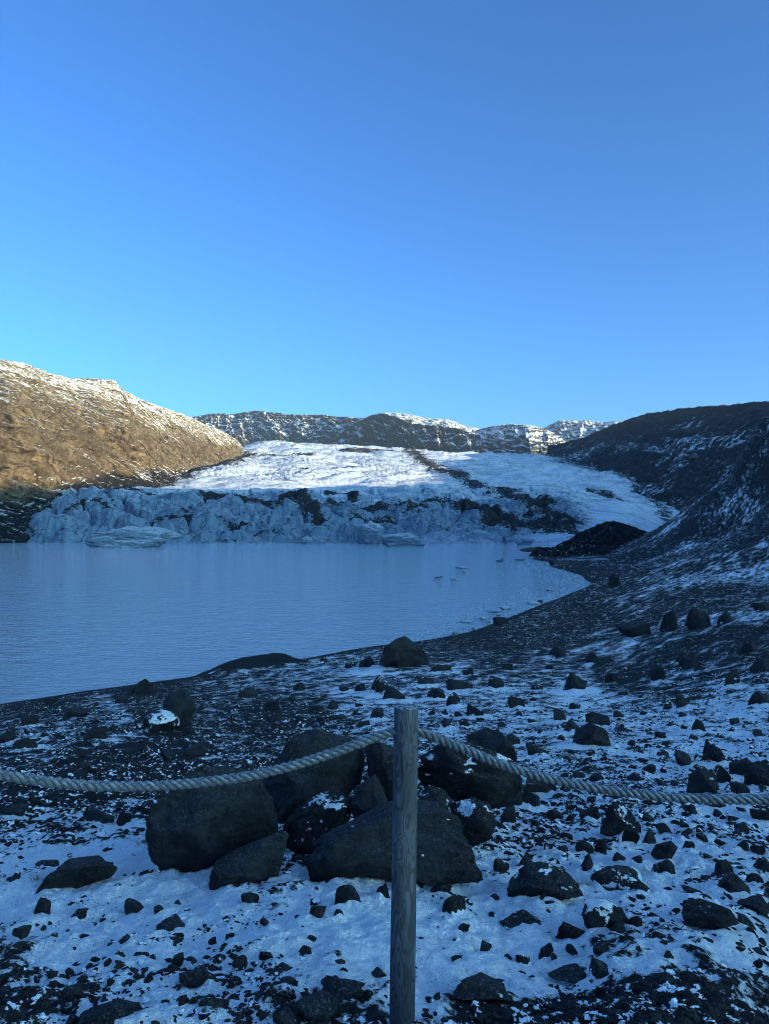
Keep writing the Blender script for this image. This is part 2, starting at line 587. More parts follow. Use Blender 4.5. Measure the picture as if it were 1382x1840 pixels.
for px, py, d in G_D:
    addp(*P(px, py, d))
for px, py in ((1010, 1010), (1035, 1018), (1000, 1001), (1060, 1022), (1030, 1008), (1114, 1018), (1095, 1030), (1135, 1008), (1080, 1010)):
    addp(*P(px, py, z=0.7))
shore_w = np.array([P(px, py, z=0.0) for px, py in SHORE])
for i, q in enumerate(shore_w):
    addp(q[0], q[1], 0.0)
    tg = shore_w[min(i + 1, len(SHORE) - 1)] - shore_w[max(i - 1, 0)]
    nrm = np.array([-tg[1], tg[0]]) / np.hypot(tg[0], tg[1])       # towards the lake
    r = q[1] * 0.10
    addp(q[0] + nrm[0] * r, q[1] + nrm[1] * r, -r * 0.10)
    addp(q[0] + nrm[0] * r * 3, q[1] + nrm[1] * r * 3, -r * 0.25)
for d, z in ((0.6, 11.45), (1.2, 11.35), (2.0, 11.2)):
    for u in (-1.3, -0.5, 0, 0.5, 1.3):
        addp(u * d, d, z)
for u, d, z in ((-1.3, 4, 10.9), (-1.3, 8, 9.6), (-1.3, 20, 5.2), (-1.3, 40, 1.5), (1.3, 4, 11.0), (1.3, 8, 10.2), (1.3, 25, 9.2), (1.3, 60, 16), (1.3, 140, 48), (1.3, 300, 110), (0.8, 300, 78), (0.8, 140, 26), (0.8, 60, 8.5), (0.8, 25, 7.2),
                (0.62, 420, 70), (0.56, 470, 20), (0.47, 520, -4), (0.40, 560, -12), (0.33, 560, -8), (0.26, 480, -3), (0.22, 520, -4), (0.15, 500, -8), (0.0, 500, -10), (0.0, 300, -9), (-0.5, 300, -9), (-0.5, 110, -6), (-1.3, 110, -6), (-1.3, 400, -9), (0.75, 560, 60), (1.3, 560, 120)):
    addp(u * d, d, z)
G_TPS = TPS(gp, np.array(gz), 2e-4)


def mound_bank(x, y):
    """the smooth bank of black sand on the near shore"""
    a, b = P(385, 1210, z=0.2), P(545, 1186, z=0.2)
    dx, dy = b[0] - a[0], b[1] - a[1]
    L = math.hypot(dx, dy)
    t = ((x - a[0]) * dx + (y - a[1]) * dy) / L ** 2
    s = ((x - a[0]) * dy - (y - a[1]) * dx) / L
    return np.exp(-((t - 0.45) / 0.42) ** 4) * np.exp(-(s / 2.2) ** 2)


def ground_z(x, y, detail=True):
    x, y = np.asarray(x, float), np.asarray(y, float)
    z = G_TPS(x / y * 3.0, np.log(y))
    z = z + 1.15 * mound_bank(x, y)
    land = sm(0.0, 0.8, z)
    near = 1 - sm(60, 200, y)
    z = z + land * (0.16 * fbm2(x / 4.2, y / 4.2, 3, 3) * sm(3, 14, y) + 0.10 * fbm2(x / 1.3, y / 1.3, 3, 7) * (0.5 + 0.5 * sm(3, 9, y)))
    z = z + land * (1 - near) * (2.2 * fbm2(x / 60, y / 60, 4, 21) + 1.6 * fbm2(x / 45, y / 14, 4, 25, ridged=True) * sm(8, 40, z))
    crag = np.exp(-((x / y - 0.535) / 0.035) ** 2) * sm(250, 330, y) * (1 - sm(395, 460, y))
    z = z + crag * 9 * fbm2(x / 16, y / 16, 4, 33, ridged=True)
    if detail:
        z = z + land * (0.075 * fbm2(x / 0.36, y / 0.36, 3, 12) + 0.026 * fbm2(x / 0.10, y / 0.10, 2, 15)) * (1 - sm(25, 60, y))
        z = z + land * 0.10 * fbm2(x / 1.1, y / 1.1, 3, 17) * sm(20, 50, y) * (1 - sm(150, 300, y))
    return z


# snow cover noted at photo pixels: px, py, 0 bare .. 1 white
COVER = [(100, 1700, .78), (350, 1650, .86), (600, 1650, .92), (600, 1740, .92), (300, 1760, .86), (80, 1760, .55), (30, 1800, .45), (200, 1560, .80), (60, 1540, .72), (300, 1600, .9), (0, 1480, .45), (120, 1480, .55), (230, 1520, .7),
         (1000, 1640, .88), (1200, 1600, .88), (1340, 1700, .84), (1150, 1720, .86), (900, 1700, .90), (1000, 1745, .8), (800, 1640, .9), (900, 1560, .8),
         (1150, 1810, .06), (1300, 1830, .10), (1000, 1820, .08), (1200, 1780, .12), (880, 1825, .15), (1360, 1790, .6), (660, 1830, .30), (560, 1825, .35), (740, 1800, .7), (420, 1835, .6), (250, 1830, .75),
         (150, 1400, .22), (300, 1370, .16), (60, 1420, .34), (420, 1340, .42), (200, 1340, .42), (80, 1320, .52), (60, 1290, .46), (200, 1275, .52), (330, 1270, .40), (470, 1290, .24), (560, 1280, .34), (450, 1225, .45), (60, 1262, .05), (250, 1240, .12),
         (540, 1215, .50), (640, 1200, .50), (620, 1250, .55), (700, 1290, .55), (800, 1270, .58), (820, 1200, .48), (900, 1240, .54), (760, 1170, .36), (850, 1150, .12), (900, 1135, .10), (960, 1130, .40), (1000, 1140, .20), (1060, 1160, .46), (980, 1190, .46), (860, 1172, .45),
         (950, 1300, .62), (1050, 1250, .70), (1150, 1300, .60), (1250, 1320, .66), (1340, 1290, .72), (1200, 1370, .72), (1100, 1370, .60), (1320, 1370, .7), (1000, 1400, .6), (1100, 1450, .68), (1280, 1480, .80), (1000, 1500, .72), (920, 1470, .62), (1180, 1530, .8),
         (1100, 1220, .34), (1200, 1230, .42), (1300, 1200, .40), (1360, 1150, .32), (1200, 1150, .34), (1300, 1100, .38), (1150, 1090, .38), (1250, 1060, .38), (1350, 1030, .40), (1100, 1060, .32), (1180, 1040, .36), (1050, 1080, .12), (1020, 1035, .10), (1060, 1020, .28), (1130, 1000, .30), (1250, 1000, .38),
         (1200, 965, .30), (1300, 920, .30), (1262, 955, .36), (1285, 938, .42), (1310, 920, .42), (1335, 905, .36), (1370, 950, .34), (1360, 880, .30), (1350, 830, .28), (1020, 1005, .10), (985, 1003, .1)]
COVER = np.array(COVER, float)


def cover_at(px, py):
    num = den = 0
    for a, b, c in COVER:
        d2 = ((px - a) / 1.5) ** 2 + (py - b) ** 2
        w = 1 / (d2 + 500) ** 1.6
        num = num + w * c; den = den + w
    return num / den


def build_ground():
    us = np.concatenate([np.linspace(-1.3, -0.60, 140)[:-1], np.linspace(-0.60, 0.60, 960), np.linspace(0.60, 1.3, 140)[1:]])
    ds, d = [0.7], 0.7
    while d < 800:
        v = 900 if d < 3 else max(60, F * 3.1 / d)
        step = min(d * (0.010 if d > 3 else 0.02), max(d * 2.4 / v, 0.004)) if d >= 2.6 else d * 0.02
        d += step; ds.append(d)
    ds = np.array(ds)
    U, D = np.meshgrid(us, ds)
    X, Y = U * D, D
    Z = ground_z(X, Y)
    add = np.zeros_like(Z)
    for dx, dy, dw, dh in DRIFT:
        rad = 1.7 * dw
        i0, i1 = np.searchsorted(ds, [dy - rad, dy + rad])
        uu = [(dx + a * rad) / (dy + b * rad) for a in (-1, 1) for b in (-1, 1) if dy + b * rad > 0.3]
        j0, j1 = np.searchsorted(us, [min(uu), max(uu)])
        if i1 <= i0 or j1 <= j0: continue
        xs, ys = X[i0:i1, j0:j1], Y[i0:i1, j0:j1]
        r2 = ((xs - dx) ** 2 + (ys - dy) ** 2) / (0.66 * dw) ** 2
        add[i0:i1, j0:j1] = np.maximum(add[i0:i1, j0:j1], 0.34 * dh * np.exp(-r2) * (0.75 + 0.5 * fbm2(xs / (0.5 * dw), ys / (0.5 * dw), 3, 83)))
    Z = Z + add
    px, py = proj(X, Y, Z)
    cov = cover_at(np.clip(px, -300, 1700), np.clip(py, 750, 1900))
    bank = mound_bank(X, Y)
    cov = cov * (1 - 0.8 * sm(0.15, 0.5, bank))
    cov = cov * (0.15 + 0.85 * sm(0.05, 0.30, Z + 0.35 * fbm2(X / 3, Y / 3, 3, 61)))           # wave-washed black sand along the water
    hgt = 0.45 * fbm2(X / 1.3, Y / 1.3, 3, 7) + 0.6 * fbm2(X / 0.36, Y / 0.36, 3, 12) * (1 - sm(25, 60, Y)) + 0.35 * fbm2(X / 0.10, Y / 0.10, 2, 15) * (1 - sm(8, 20, Y))
    thr = 0.49 + (cov - 0.5) * 0.37 - 0.17 * hgt + 0.10 * sm(0.004, 0.03, add) * sm(0.3, 0.6, cov)
    me = raw_mesh('ground', np.stack([X, Y, Z], -1).reshape(-1, 3), grid_faces(*X.shape))
    attr(me, 'cover', thr)
    attr(me, 'streak', sm(0.16, 0.34, U) * sm(25, 60, D))
    o = link('ground', me, M_GROUND)
    tag(o, 'black gravel shore patched with thin snow, rising into scree at right', 'ground', kind='structure')


DRIFT = []          # x, y, width, height of the stones that snow has settled round

# ------------------------------------------------------------------ lake
lv = []
lx = np.concatenate([np.linspace(-1500, -300, 8)[:-1], np.linspace(-300, 300, 40), np.linspace(300, 600, 4)[1:]])
ly = np.geomspace(20, 900, 60)
LX, LY = np.meshgrid(lx, ly)
me = raw_mesh('lake', np.stack([LX, LY, np.zeros_like(LX)], -1).reshape(-1, 3), grid_faces(*LX.shape))
tag(link('lake', me, M_WATER), 'still blue meltwater lake in front of the glacier', 'lake', kind='structure')


# ------------------------------------------------------------------ hills as strips between a foot line and a ridge line
def resample(pts, n):
    pts = np.asarray(pts, float)
    s = np.concatenate([[0], np.cumsum(np.linalg.norm(np.diff(pts, axis=0), axis=1))])
    s = np.linspace(0, 1, len(pts))
    t = np.linspace(0, 1, n)
    return np.stack([np.interp(t, s, pts[:, i]) for i in range(3)], -1)


def strip(name, foot, ridge, mat, label, cat='hill', nx=500, nt=160, prof=lambda t: t, back=300.0, back_drop=0.12, rough=6.0, gully=10.0, gscale=60.0, skew=0.0, dark=None, wild=1.0, fine_amp=0.24, spurs=(),
          cover=lambda t, z, a: 0.35 + 0 * t, seed=0, skirt=25.0, jag=1.0, tag_kind='structure', nb=26):
    A, B = resample(foot, nx), resample(ridge, nx)
    t = np.concatenate([[-0.06], np.linspace(0, 1, nt), 1 + np.linspace(0, 1, nb)[1:] ** 1.6])
    T = np.repeat(t[:, None], nx, 1)
    run = B[:, :2] - A[:, :2]
    L = np.linalg.norm(run, axis=1)
    dirn = run / L[:, None]
    # smooth directions so that rows do not cross
    k = np.ones(31) / 31
    dirn = np.stack([np.convolve(np.pad(dirn[:, i], 15, 'edge'), k, 'valid') for i in (0, 1)], -1)
    tt = np.clip(T, 0, 1)
    ex = np.clip(T - 1, 0, None) * back
    X = A[:, 0] + run[:, 0] * tt + dirn[:, 0] * ex
    Y = A[:, 1] + run[:, 1] * tt + dirn[:, 1] * ex
    hgt = B[:, 2] - A[:, 2]
    Z = A[:, 2] + hgt * prof(tt) - ex * back_drop - np.where(T < 0, skirt, 0)
    al = np.concatenate([[0], np.cumsum(np.linalg.norm(np.diff((A + B) / 2, axis=0), axis=1))])
    AL = np.repeat(al[None], len(t), 0)
    UP = np.hypot(L * 1.0, hgt)[None] * tt + ex
    AL = AL + skew * UP
    env = np.sin(np.pi * np.clip(tt, 0, 1)) ** 0.6 * (T >= 0)
    g = fbm2(AL / gscale + 3.1 * seed, UP / (gscale * 4.5), 5, 40 + seed, 0.55, ridged=True) - 0.25
    g = g + wild * 0.8 * fbm2(AL / (gscale * .35), UP / (gscale * .5), 6, 140 + seed, 0.6)
    sfr = np.linspace(0, 1, nx)[None] + 0.03 * fbm2(AL / 160, UP / 160, 3, 160 + seed) - 0.02
    for se, am, wd, tc in spurs:
        bulge = am * (1 - sm(se, se + wd, sfr + 0.06 * tt)) * np.exp(-((tt - tc) / 0.30) ** 2)
        X = X - dirn[:, 0] * bulge
        Y = Y - dirn[:, 1] * bulge
    X = X - dirn[:, 0] * g * gully * env
    Y = Y - dirn[:, 1] * g * gully * env
    rn = fbm2(AL / 45, UP / 30, 5, 70 + seed, 0.55)
    Z = Z + rn * rough * (0.25 * jag + 0.75 * env) * (T >= 0)
    fa = min(rough, 10) * fine_amp
    fd = fbm2(AL / 11, UP / 11, 5, 190 + seed, 0.62, ridged=True) * fa * (T >= 0) * (T <= 1)
    X = X - dirn[:, 0] * fd
    Y = Y - dirn[:, 1] * fd
    Z = Z + jag * 0.35 * rough * fbm2(AL / 22, UP / 22, 4, 90 + seed, 0.6, ridged=True) * (T > 0.85)
    me = raw_mesh(name, np.stack([X, Y, Z], -1).reshape(-1, 3), grid_faces(*X.shape))
    attr(me, 'cover', 0.5 + (cover(np.clip(T, 0, 1.2), Z, AL) - 0.5) * 0.5)
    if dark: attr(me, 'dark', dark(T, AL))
    attrv(me, 'st', np.stack([AL, UP, 0 * AL], -1).reshape(-1, 3))
    o = link(name, me, mat)
    tag(o, label, cat, kind=tag_kind)
    return o


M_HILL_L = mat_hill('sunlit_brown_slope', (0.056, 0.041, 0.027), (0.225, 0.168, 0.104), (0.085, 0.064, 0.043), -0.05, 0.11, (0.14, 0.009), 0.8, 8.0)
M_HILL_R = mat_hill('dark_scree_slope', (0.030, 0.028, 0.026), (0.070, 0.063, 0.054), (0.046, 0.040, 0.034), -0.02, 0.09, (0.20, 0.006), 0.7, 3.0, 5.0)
M_CLIFF = mat_hill('far_cliff_rock', (0.026, 0.025, 0.024), (0.080, 0.073, 0.064), (0.045, 0.041, 0.037), -0.02, 0.06, (0.012, 0.055), 0.35, 8.0, 9.0)
M_MOR = mat_hill('moraine_grit', (0.010, 0.010, 0.011), (0.048, 0.046, 0.044), (0.022, 0.021, 0.021), -0.02, 0.06, (0.5, 0.10), 4.0, 2.5, 2.0)

lh_r = [(-500, 640, 600), (-250, 642, 700), (0, 650, 790), (42, 655, 810), (75, 668, 830), (130, 684, 870), (170, 682, 900), (205, 685, 920), (218, 702, 940), (262, 724, 990), (300, 737, 1040), (345, 752, 1130), (372, 766, 1190), (400, 776, 1260), (424, 791, 1330), (438, 806, 1400), (446, 822, 1440)]
lh_f = [(-560, 975, 360), (-250, 968, 385), (30, 971, 405), (90, 950, 440), (150, 912, 520), (200, 893, 580), (240, 888, 610), (275, 884, 640), (290, 880, 670), (325, 872, 740), (345, 866, 800), (375, 858, 900), (395, 850, 980), (420, 842, 1080), (440, 836, 1180), (452, 833, 1290), (458, 836, 1380)]
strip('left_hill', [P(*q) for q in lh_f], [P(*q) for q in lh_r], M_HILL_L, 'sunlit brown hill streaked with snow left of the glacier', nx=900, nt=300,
      prof=lambda t: 0.35 * t + 0.65 * (1.25 * t ** 1.25 - 0.25 * t ** 4), rough=9, gully=24, gscale=95, back=350, back_drop=0.10, seed=1, skew=1.05, wild=0.3, fine_amp=0.75, dark=lambda t, a: 1 - sm(0.12, 0.165, t + 0.03 * fbm2(a / 60, t * 6, 3, 4)), spurs=((0.36, 70, 0.035, 0.38), (0.16, 40, 0.05, 0.55), (0.62, 45, 0.04, 0.30)),  # dark foot: debris strip, widened to put the cast shade into the colour
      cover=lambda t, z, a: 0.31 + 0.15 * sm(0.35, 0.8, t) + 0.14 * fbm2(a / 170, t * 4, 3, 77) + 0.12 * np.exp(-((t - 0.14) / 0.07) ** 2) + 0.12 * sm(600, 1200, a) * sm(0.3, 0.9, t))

rh_r = [(985, 802, 1400), (1000, 800, 1370), (1050, 787, 1280), (1100, 765, 1150), (1160, 745, 1050), (1220, 736, 970), (1300, 730, 880), (1382, 723, 800), (1560, 705, 700), (1900, 660, 560), (2600, 560, 400)]
rh_f = [(975, 840, 1150), (985, 842, 1090), (1020, 850, 960), (1060, 860, 840), (1120, 884, 680), (1165, 915, 560), (1200, 948, 470), (1250, 960, 420), (1382, 965, 360), (1750, 960, 330), (2500, 960, 260)]
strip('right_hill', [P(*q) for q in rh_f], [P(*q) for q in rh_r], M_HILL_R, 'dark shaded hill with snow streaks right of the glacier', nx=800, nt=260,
      prof=lambda t: 0.75 * t + 0.25 * t ** 2, rough=10, gully=22, gscale=130, back=260, back_drop=0.05, seed=2, skew=-0.55, wild=0.7, fine_amp=0.35,
      cover=lambda t, z, a: 0.26 + 0.40 * fbm2(a / 210, t * 4, 3, 78) + 0.14 * np.exp(-((t - 0.55) / 0.22) ** 2) + 0.06 * np.exp(-((t - 0.15) / 0.1) ** 2) - 0.10 * sm(0.88, 0.97, t))

# the valley's high side beyond the frame at right: its crest throws the shade over the shore and the glacier's foot
TERM = [(-300, 925, 420), (0, 907, 470), (110, 900, 540), (240, 889, 600), (330, 889, 600), (500, 880, 585), (620, 888, 555), (735, 893, 540), (752, 865, 740), (765, 838, 1000)]
cr = []
for q in TERM:
    a = P(*q)
    t = (900 - a[0]) / SUND[0]
    cr.append(a + SUND * t)
cr = sorted(cr, key=lambda c: c[1])
crest = [np.array([900, -700, 250.]), np.array([900, -200, 240.])] + cr + [np.array([930, cr[-1][1] + 80, cr[-1][2]])]
foot = [c - np.array([240, 0, c[2] - 30]) for c in crest]
strip('valley_side', foot, crest, M_HILL_R, 'high dark valley side beyond the right hill', nx=500, nt=40, rough=15, gully=10, gscale=120, back=400, back_drop=0.3, seed=6, jag=1.5)

# far mountains
FC = lambda lo, hi: (lambda t, z, a: lo + hi * sm(0.86, 1.0, t) + 0.20 * np.exp(-((t - 0.62) / 0.16) ** 2))
cliff = lambda t: 0.28 * t + 0.72 * sm(0.18, 0.92, t)
strip('far_mountain', [P(*q) for q in [(300, 815, 2500), (420, 812, 2420), (560, 816, 2250), (650, 822, 2100), (720, 830, 2000)]],
      [P(*q) for q in [(300, 768, 3000), (345, 752, 2960), (383, 745, 2900), (415, 747, 2850), (455, 740, 2760), (480, 744, 2720), (510, 748, 2660), (570, 748, 2560), (600, 751, 2500), (640, 753, 2420), (740, 756, 2300)]],
      M_CLIFF, 'long shaded mountain ridge dusted with snow beyond the glacier', 'mountain', nx=520, nt=120, prof=cliff, rough=16, gully=60, gscale=150, back=700, back_drop=0.03, seed=3, cover=FC(0.36, 0.20))
strip('snowy_summit', [P(*q) for q in [(650, 800, 2700), (900, 800, 2400)]], [P(*q) for q in [(655, 765, 3300), (690, 742, 3240), (725, 743, 3180), (765, 752, 3100), (805, 754, 3050), (835, 766, 2980), (880, 775, 2900)]],
      M_CLIFF, 'snow covered summit behind the dark central cliff', 'mountain', nx=300, nt=70, rough=14, gully=40, gscale=120, back=500, back_drop=0.03, seed=9, cover=lambda t, z, a: 0.50 + 0 * t)
strip('dark_cliff', [P(*q) for q in [(600, 818, 2200), (640, 824, 2150), (700, 828, 2050), (760, 830, 1950), (820, 832, 1850), (875, 834, 1780)]],
      [P(*q) for q in [(604, 790, 2300), (628, 765, 2280), (645, 757, 2260), (668, 746, 2220), (686, 743, 2190), (705, 750, 2150), (740, 762, 2090), (790, 768, 2020), (825, 772, 1980), (860, 782, 1920)]],
      M_CLIFF, 'dark flat-topped cliff rising in the middle behind the glacier', 'cliff', nx=420, nt=120, prof=cliff, rough=12, gully=45, gscale=90, back=420, back_drop=-0.01, seed=4, cover=FC(0.34, 0.36))
strip('snowy_plateau', [P(*q) for q in [(940, 815, 2500), (1130, 815, 2100)]], [P(*q) for q in [(960, 782, 3000), (985, 768, 2960), (1004, 758, 2920), (1050, 758, 2830), (1085, 761, 2760), (1180, 758, 2560)]],
      M_CLIFF, 'pale snowy plateau rim behind the end of the right hill', 'mountain', nx=260, nt=80, prof=cliff, rough=12, gully=45, gscale=110, back=500, back_drop=0.03, seed=8, cover=lambda t, z, a: 0.50 + 0 * t)
strip('sunlit_bluff', [P(*q) for q in [(848, 832, 1850), (890, 836, 1720), (950, 840, 1600), (1000, 842, 1640), (1035, 842, 1780), (1060, 840, 2000)]],
      [P(*q) for q in [(856, 774, 2150), (885, 767, 2110), (920, 763, 2060), (960, 767, 1990), (982, 773, 1960), (1000, 783, 1980), (1012, 792, 2020), (1030, 806, 2080)]],
      M_CLIFF, 'rounded brown bluff with a sunlit shoulder above the glacier', 'mountain', nx=380, nt=120, prof=lambda t: 0.5 * t + 0.5 * sm(0.1, 0.8, t), rough=12, gully=40, gscale=110, back=420, back_drop=0.0, seed=5, cover=FC(0.40, 0.28))

# ------------------------------------------------------------------ glacier
GL = [  # px, py, d
    (40, 975, 396), (150, 982, 388), (300, 985, 384), (500, 978, 386), (700, 979, 382), (900, 979, 362), (985, 978, 345),
    (50, 955, 402), (85, 925, 425), (130, 930, 412), (120, 899, 460), (200, 932, 414), (200, 894, 480), (320, 942, 408), (300, 905, 462), (370, 910, 465), (430, 945, 408), (480, 910, 470), (550, 942, 408), (550, 908, 470), (640, 945, 404), (640, 918, 455), (720, 945, 402), (720, 923, 450), (790, 938, 402), (790, 912, 455), (860, 948, 385), (860, 930, 425), (940, 950, 380), (940, 934, 425), (1000, 942, 385),
    (150, 890, 540), (300, 891, 560), (450, 890, 545), (600, 890, 520), (740, 895, 500), (850, 905, 480), (950, 912, 460),
    (250, 876, 640), (400, 868, 680), (520, 872, 640), (640, 874, 620), (760, 868, 650), (880, 882, 590), (1000, 890, 540), (1100, 910, 470),
    (400, 843, 900), (520, 845, 850), (640, 845, 850), (760, 843, 850), (880, 850, 780), (1000, 858, 730), (1080, 875, 640), (1150, 912, 500),
    (440, 822, 1200), (560, 823, 1150), (700, 825, 1120), (850, 828, 1060), (980, 836, 960), (1060, 850, 830),
    (450, 801, 1600), (560, 803, 1550), (680, 808, 1500), (760, 815, 1400), (880, 819, 1330), (1000, 826, 1180),
    (1195, 948, 420), (1130, 945, 385), (1080, 948, 375), (1040, 965, 350), (1180, 930, 450),
]
qp, qz = [], []
for px, py, d in GL:
    a = P(px, py, d)
    qp.append((a[0] / a[1] * 3, math.log(a[1]) * 1.5)); qz.append(a[2])
for px, d, z in ((20, 400, -8), (-20, 440, -10), (60, 520, 10), (-40, 700, 20), (150, 900, 80), (300, 1300, 130), (350, 1700, 170), (450, 2200, 235), (700, 2200, 225), (1000, 2000, 200), (1150, 1150, 120), (1210, 700, 55), (1290, 500, 5), (1250, 400, -8), (1120, 340, -6), (1000, 320, -8),
                 (850, 345, -8), (650, 362, -8), (450, 366, -8), (250, 366, -8), (60, 380, -8)):
    dd = float(sc(d))
    qp.append(((px - 691) / F * 3, math.log(dd) * 1.5)); qz.append(z)
GL_TPS = TPS(qp, np.array(qz), 1e-3)


def poly_dist(px, py, pts, ky=2.2):
    best = np.full(px.shape, 1e9)
    for (ax, ay), (bx, by) in zip(pts[:-1], pts[1:]):
        dx, dy = bx - ax, (by - ay) * ky
        t = np.clip(((px - ax) * dx + (py - ay) * ky * dy) / (dx * dx + dy * dy + 1e-9), 0, 1)
        best = np.minimum(best, np.hypot(px - ax - t * dx, (py - ay) * ky - t * dy))
    return best


def build_glacier():
    us = np.linspace((5 - 691) / F, (1235 - 691) / F, 1000)
    ds = np.concatenate([np.linspace(sc(325), sc(470), 260)[:-1], np.geomspace(sc(470), sc(1900), 300)])
    U, D = np.meshgrid(us, ds)
    X, Y = U * D, D
    Z0 = GL_TPS(U * 3, np.log(D) * 1.5)
    px, py = proj(X, Y, Z0)
    Dn = D + 55 * fbm2(X / 90, Y / 90, 3, 71)
    front = sm(sc(350), sc(385), D) * (1 - sm(sc(430), sc(590), Dn)) * (1 - sm(1010, 1080, px))
    wx, wy = X + 9 * fbm2(X / 30, Y / 30, 3, 5), Y + 9 * fbm2(X / 30, Y / 30, 3, 6)
    f1, f2, idn = worley(wx / 30, wy / 19, 2)
    g1, g2, _ = worley(wx / 7.5, wy / 6, 4)
    cone = np.clip(1 - f1 * 1.25, -0.3, 1)
    Z = Z0 + front * ((cone - 0.42) * 11 * (0.2 + 1.2 * idn) + (0.5 - g1) * 3.0 + 9 * fbm2(wx / 85, wy / 30, 4, 9, 0.45, ridged=True) - 2 + 1.4 * fbm2(X / 5, Y / 9, 4, 8, ridged=True))
    cut = np.clip((f2 - f1) / 0.12, 0, 1)
    Z = Z - front * (1 - cut) * 6 * sm(5, 15, Z0)
    body = sm(sc(400), sc(520), Dn)
    qx, qy = X + 40 * fbm2(X / 220, Y / 220, 2, 27), Y + 60 * fbm2(X / 240, Y / 240, 2, 28)
    a, b = qx * 0.90 + qy * 0.42, -qx * 0.42 + qy * 0.90
    cre = fbm2(a / 150, b / 30, 4, 14, 0.45, ridged=True)
    swell = fbm2(X / 120, Y / 90, 3, 18)
    amp = (0.6 + 0.8 * sm(-0.3, 0.5, fbm2(X / 160, Y / 160, 2, 19))) * (1 - 0.35 * sm(1500, 2400, Y))
    cre2 = fbm2((X * 0.6 - Y * 0.8) / 30, (X * 0.8 + Y * 0.6) / 9, 4, 15, 0.6, ridged=True)
    Z = Z + body * (amp * (8.5 * cre + 1.8 * cre2) * (0.50 + 0.50 * sm(600, 1200, Y)) + 13.0 * swell + 0.6 * fbm2(X / 9, Y / 7, 4, 20))
    # dirt, and the dark of the ice cave mouth painted in with it
    dirt = np.full(X.shape, 0.17)
    bands = [([(735, 813), (752, 822), (760, 836), (800, 850), (850, 874), (890, 890), (930, 902), (985, 918)], 17, .72),
             ([(590, 811), (660, 812), (745, 816)], 6, .74),
             ([(450, 822), (412, 838), (360, 852), (310, 862), (240, 882), (200, 890)], 18, .80), ([(200, 884), (240, 892), (280, 896)], 7, .6),
             ([(372, 906), (400, 901), (432, 903), (470, 915), (500, 917), (532, 903), (560, 912), (600, 916), (650, 922), (700, 926), (750, 924), (782, 908), (806, 906), (830, 922), (870, 930), (900, 940), (940, 940)], 16, .72),
             ([(110, 930), (150, 915), (175, 906), (200, 925), (240, 932)], 9, .76), ([(250, 942), (300, 940), (340, 944)], 9, .74), ([(330, 930), (400, 945), (430, 952), (470, 950)], 8, .70),
             ([(540, 910), (560, 925), (570, 940)], 18, .74), ([(640, 940), (660, 950), (700, 945)], 14, .68), ([(862, 962), (872, 966)], 9, .66),  # last entry is the shade of the cave mouth, put into the colour
             ([(880, 945), (930, 950), (980, 950), (1030, 955)], 24, .69), ([(905, 905), (960, 920), (1000, 940), (1040, 945)], 18, .70),
             ([(520, 858), (560, 857)], 7, .76), ([(470, 822), (560, 822)], 6, .68), ([(600, 852), (640, 850)], 6, .68), ([(590, 891), (625, 893), (640, 905)], 9, .74), ([(410, 850), (440, 846)], 6, .7),
             ([(1060, 888), (1090, 893), (1120, 903)], 8, .66), ([(1000, 830), (1080, 850), (1140, 878), (1200, 930)], 14, .62), ([(965, 820), (1040, 835)], 9, .66), ([(60, 962), (40, 950), (90, 905)], 8, .55), ([(300, 890), (420, 900)], 5, .45)]
    for pts, w, s in bands:
        d = poly_dist(px, py, pts) + 5 * fbm2(X / 18, Y / 18, 3, 30)
        dirt = np.maximum(dirt, 0.20 + (s - 0.20) * np.exp(-np.clip(d / w, 0, 9) ** 2))
    dirt = dirt + 0.015 * front + front * 0.12 * sm(0.25, 0.7, cone) * sm(0.45, 0.8, idn) + 0.16 * body * sm(-0.02, -0.30, cre) * sm(-0.1, 0.35, fbm2(X / 90, Y / 60, 3, 31)) + 0.42 * front * (1 - np.clip((f2 - f1) / 0.08, 0, 1)) * sm(-0.3, 0.25, fbm2(X / 25, Y / 25, 2, 66))
    me = raw_mesh('glacier', np.stack([X, Y, Z], -1).reshape(-1, 3), grid_faces(*X.shape))
    attr(me, 'dirt', dirt)
    attr(me, 'front', front * (1 - sm(sc(425), sc(540), Dn)))
    tag(link('glacier', me, M_GLAC), 'broad blue-white glacier tongue with black dirt bands ending in the lake', 'glacier', kind='structure')
    return us, ds, Z


GUS, GDS, GZ = build_glacier()

mr_f = [(950, 1000, 215), (985, 1005, 206), (1020, 1006, 205), (1060, 1002, 214), (1110, 992, 240), (1160, 980, 275), (1200, 970, 310)]
mr_r = [(968, 990, 228), (1000, 981, 236), (1030, 967, 246), (1060, 950, 256), (1088, 939, 266), (1112, 939, 276), (1145, 951, 300), (1178, 963, 325), (1210, 972, 345)]
strip('moraine_mound', [P(*q) for q in mr_f], [P(*q) for q in mr_r], M_MOR, 'black moraine mound between the lake and the glacier', 'moraine', nx=320, nt=120, rough=4.5, gully=7, gscale=18, wild=1.6, fine_amp=0.5, back=45, back_drop=0.5, seed=7,
      cover=lambda t, z, a: 0.29 + 0 * t, skirt=12, jag=0.8)

# ------------------------------------------------------------------ stones
_vw = {}


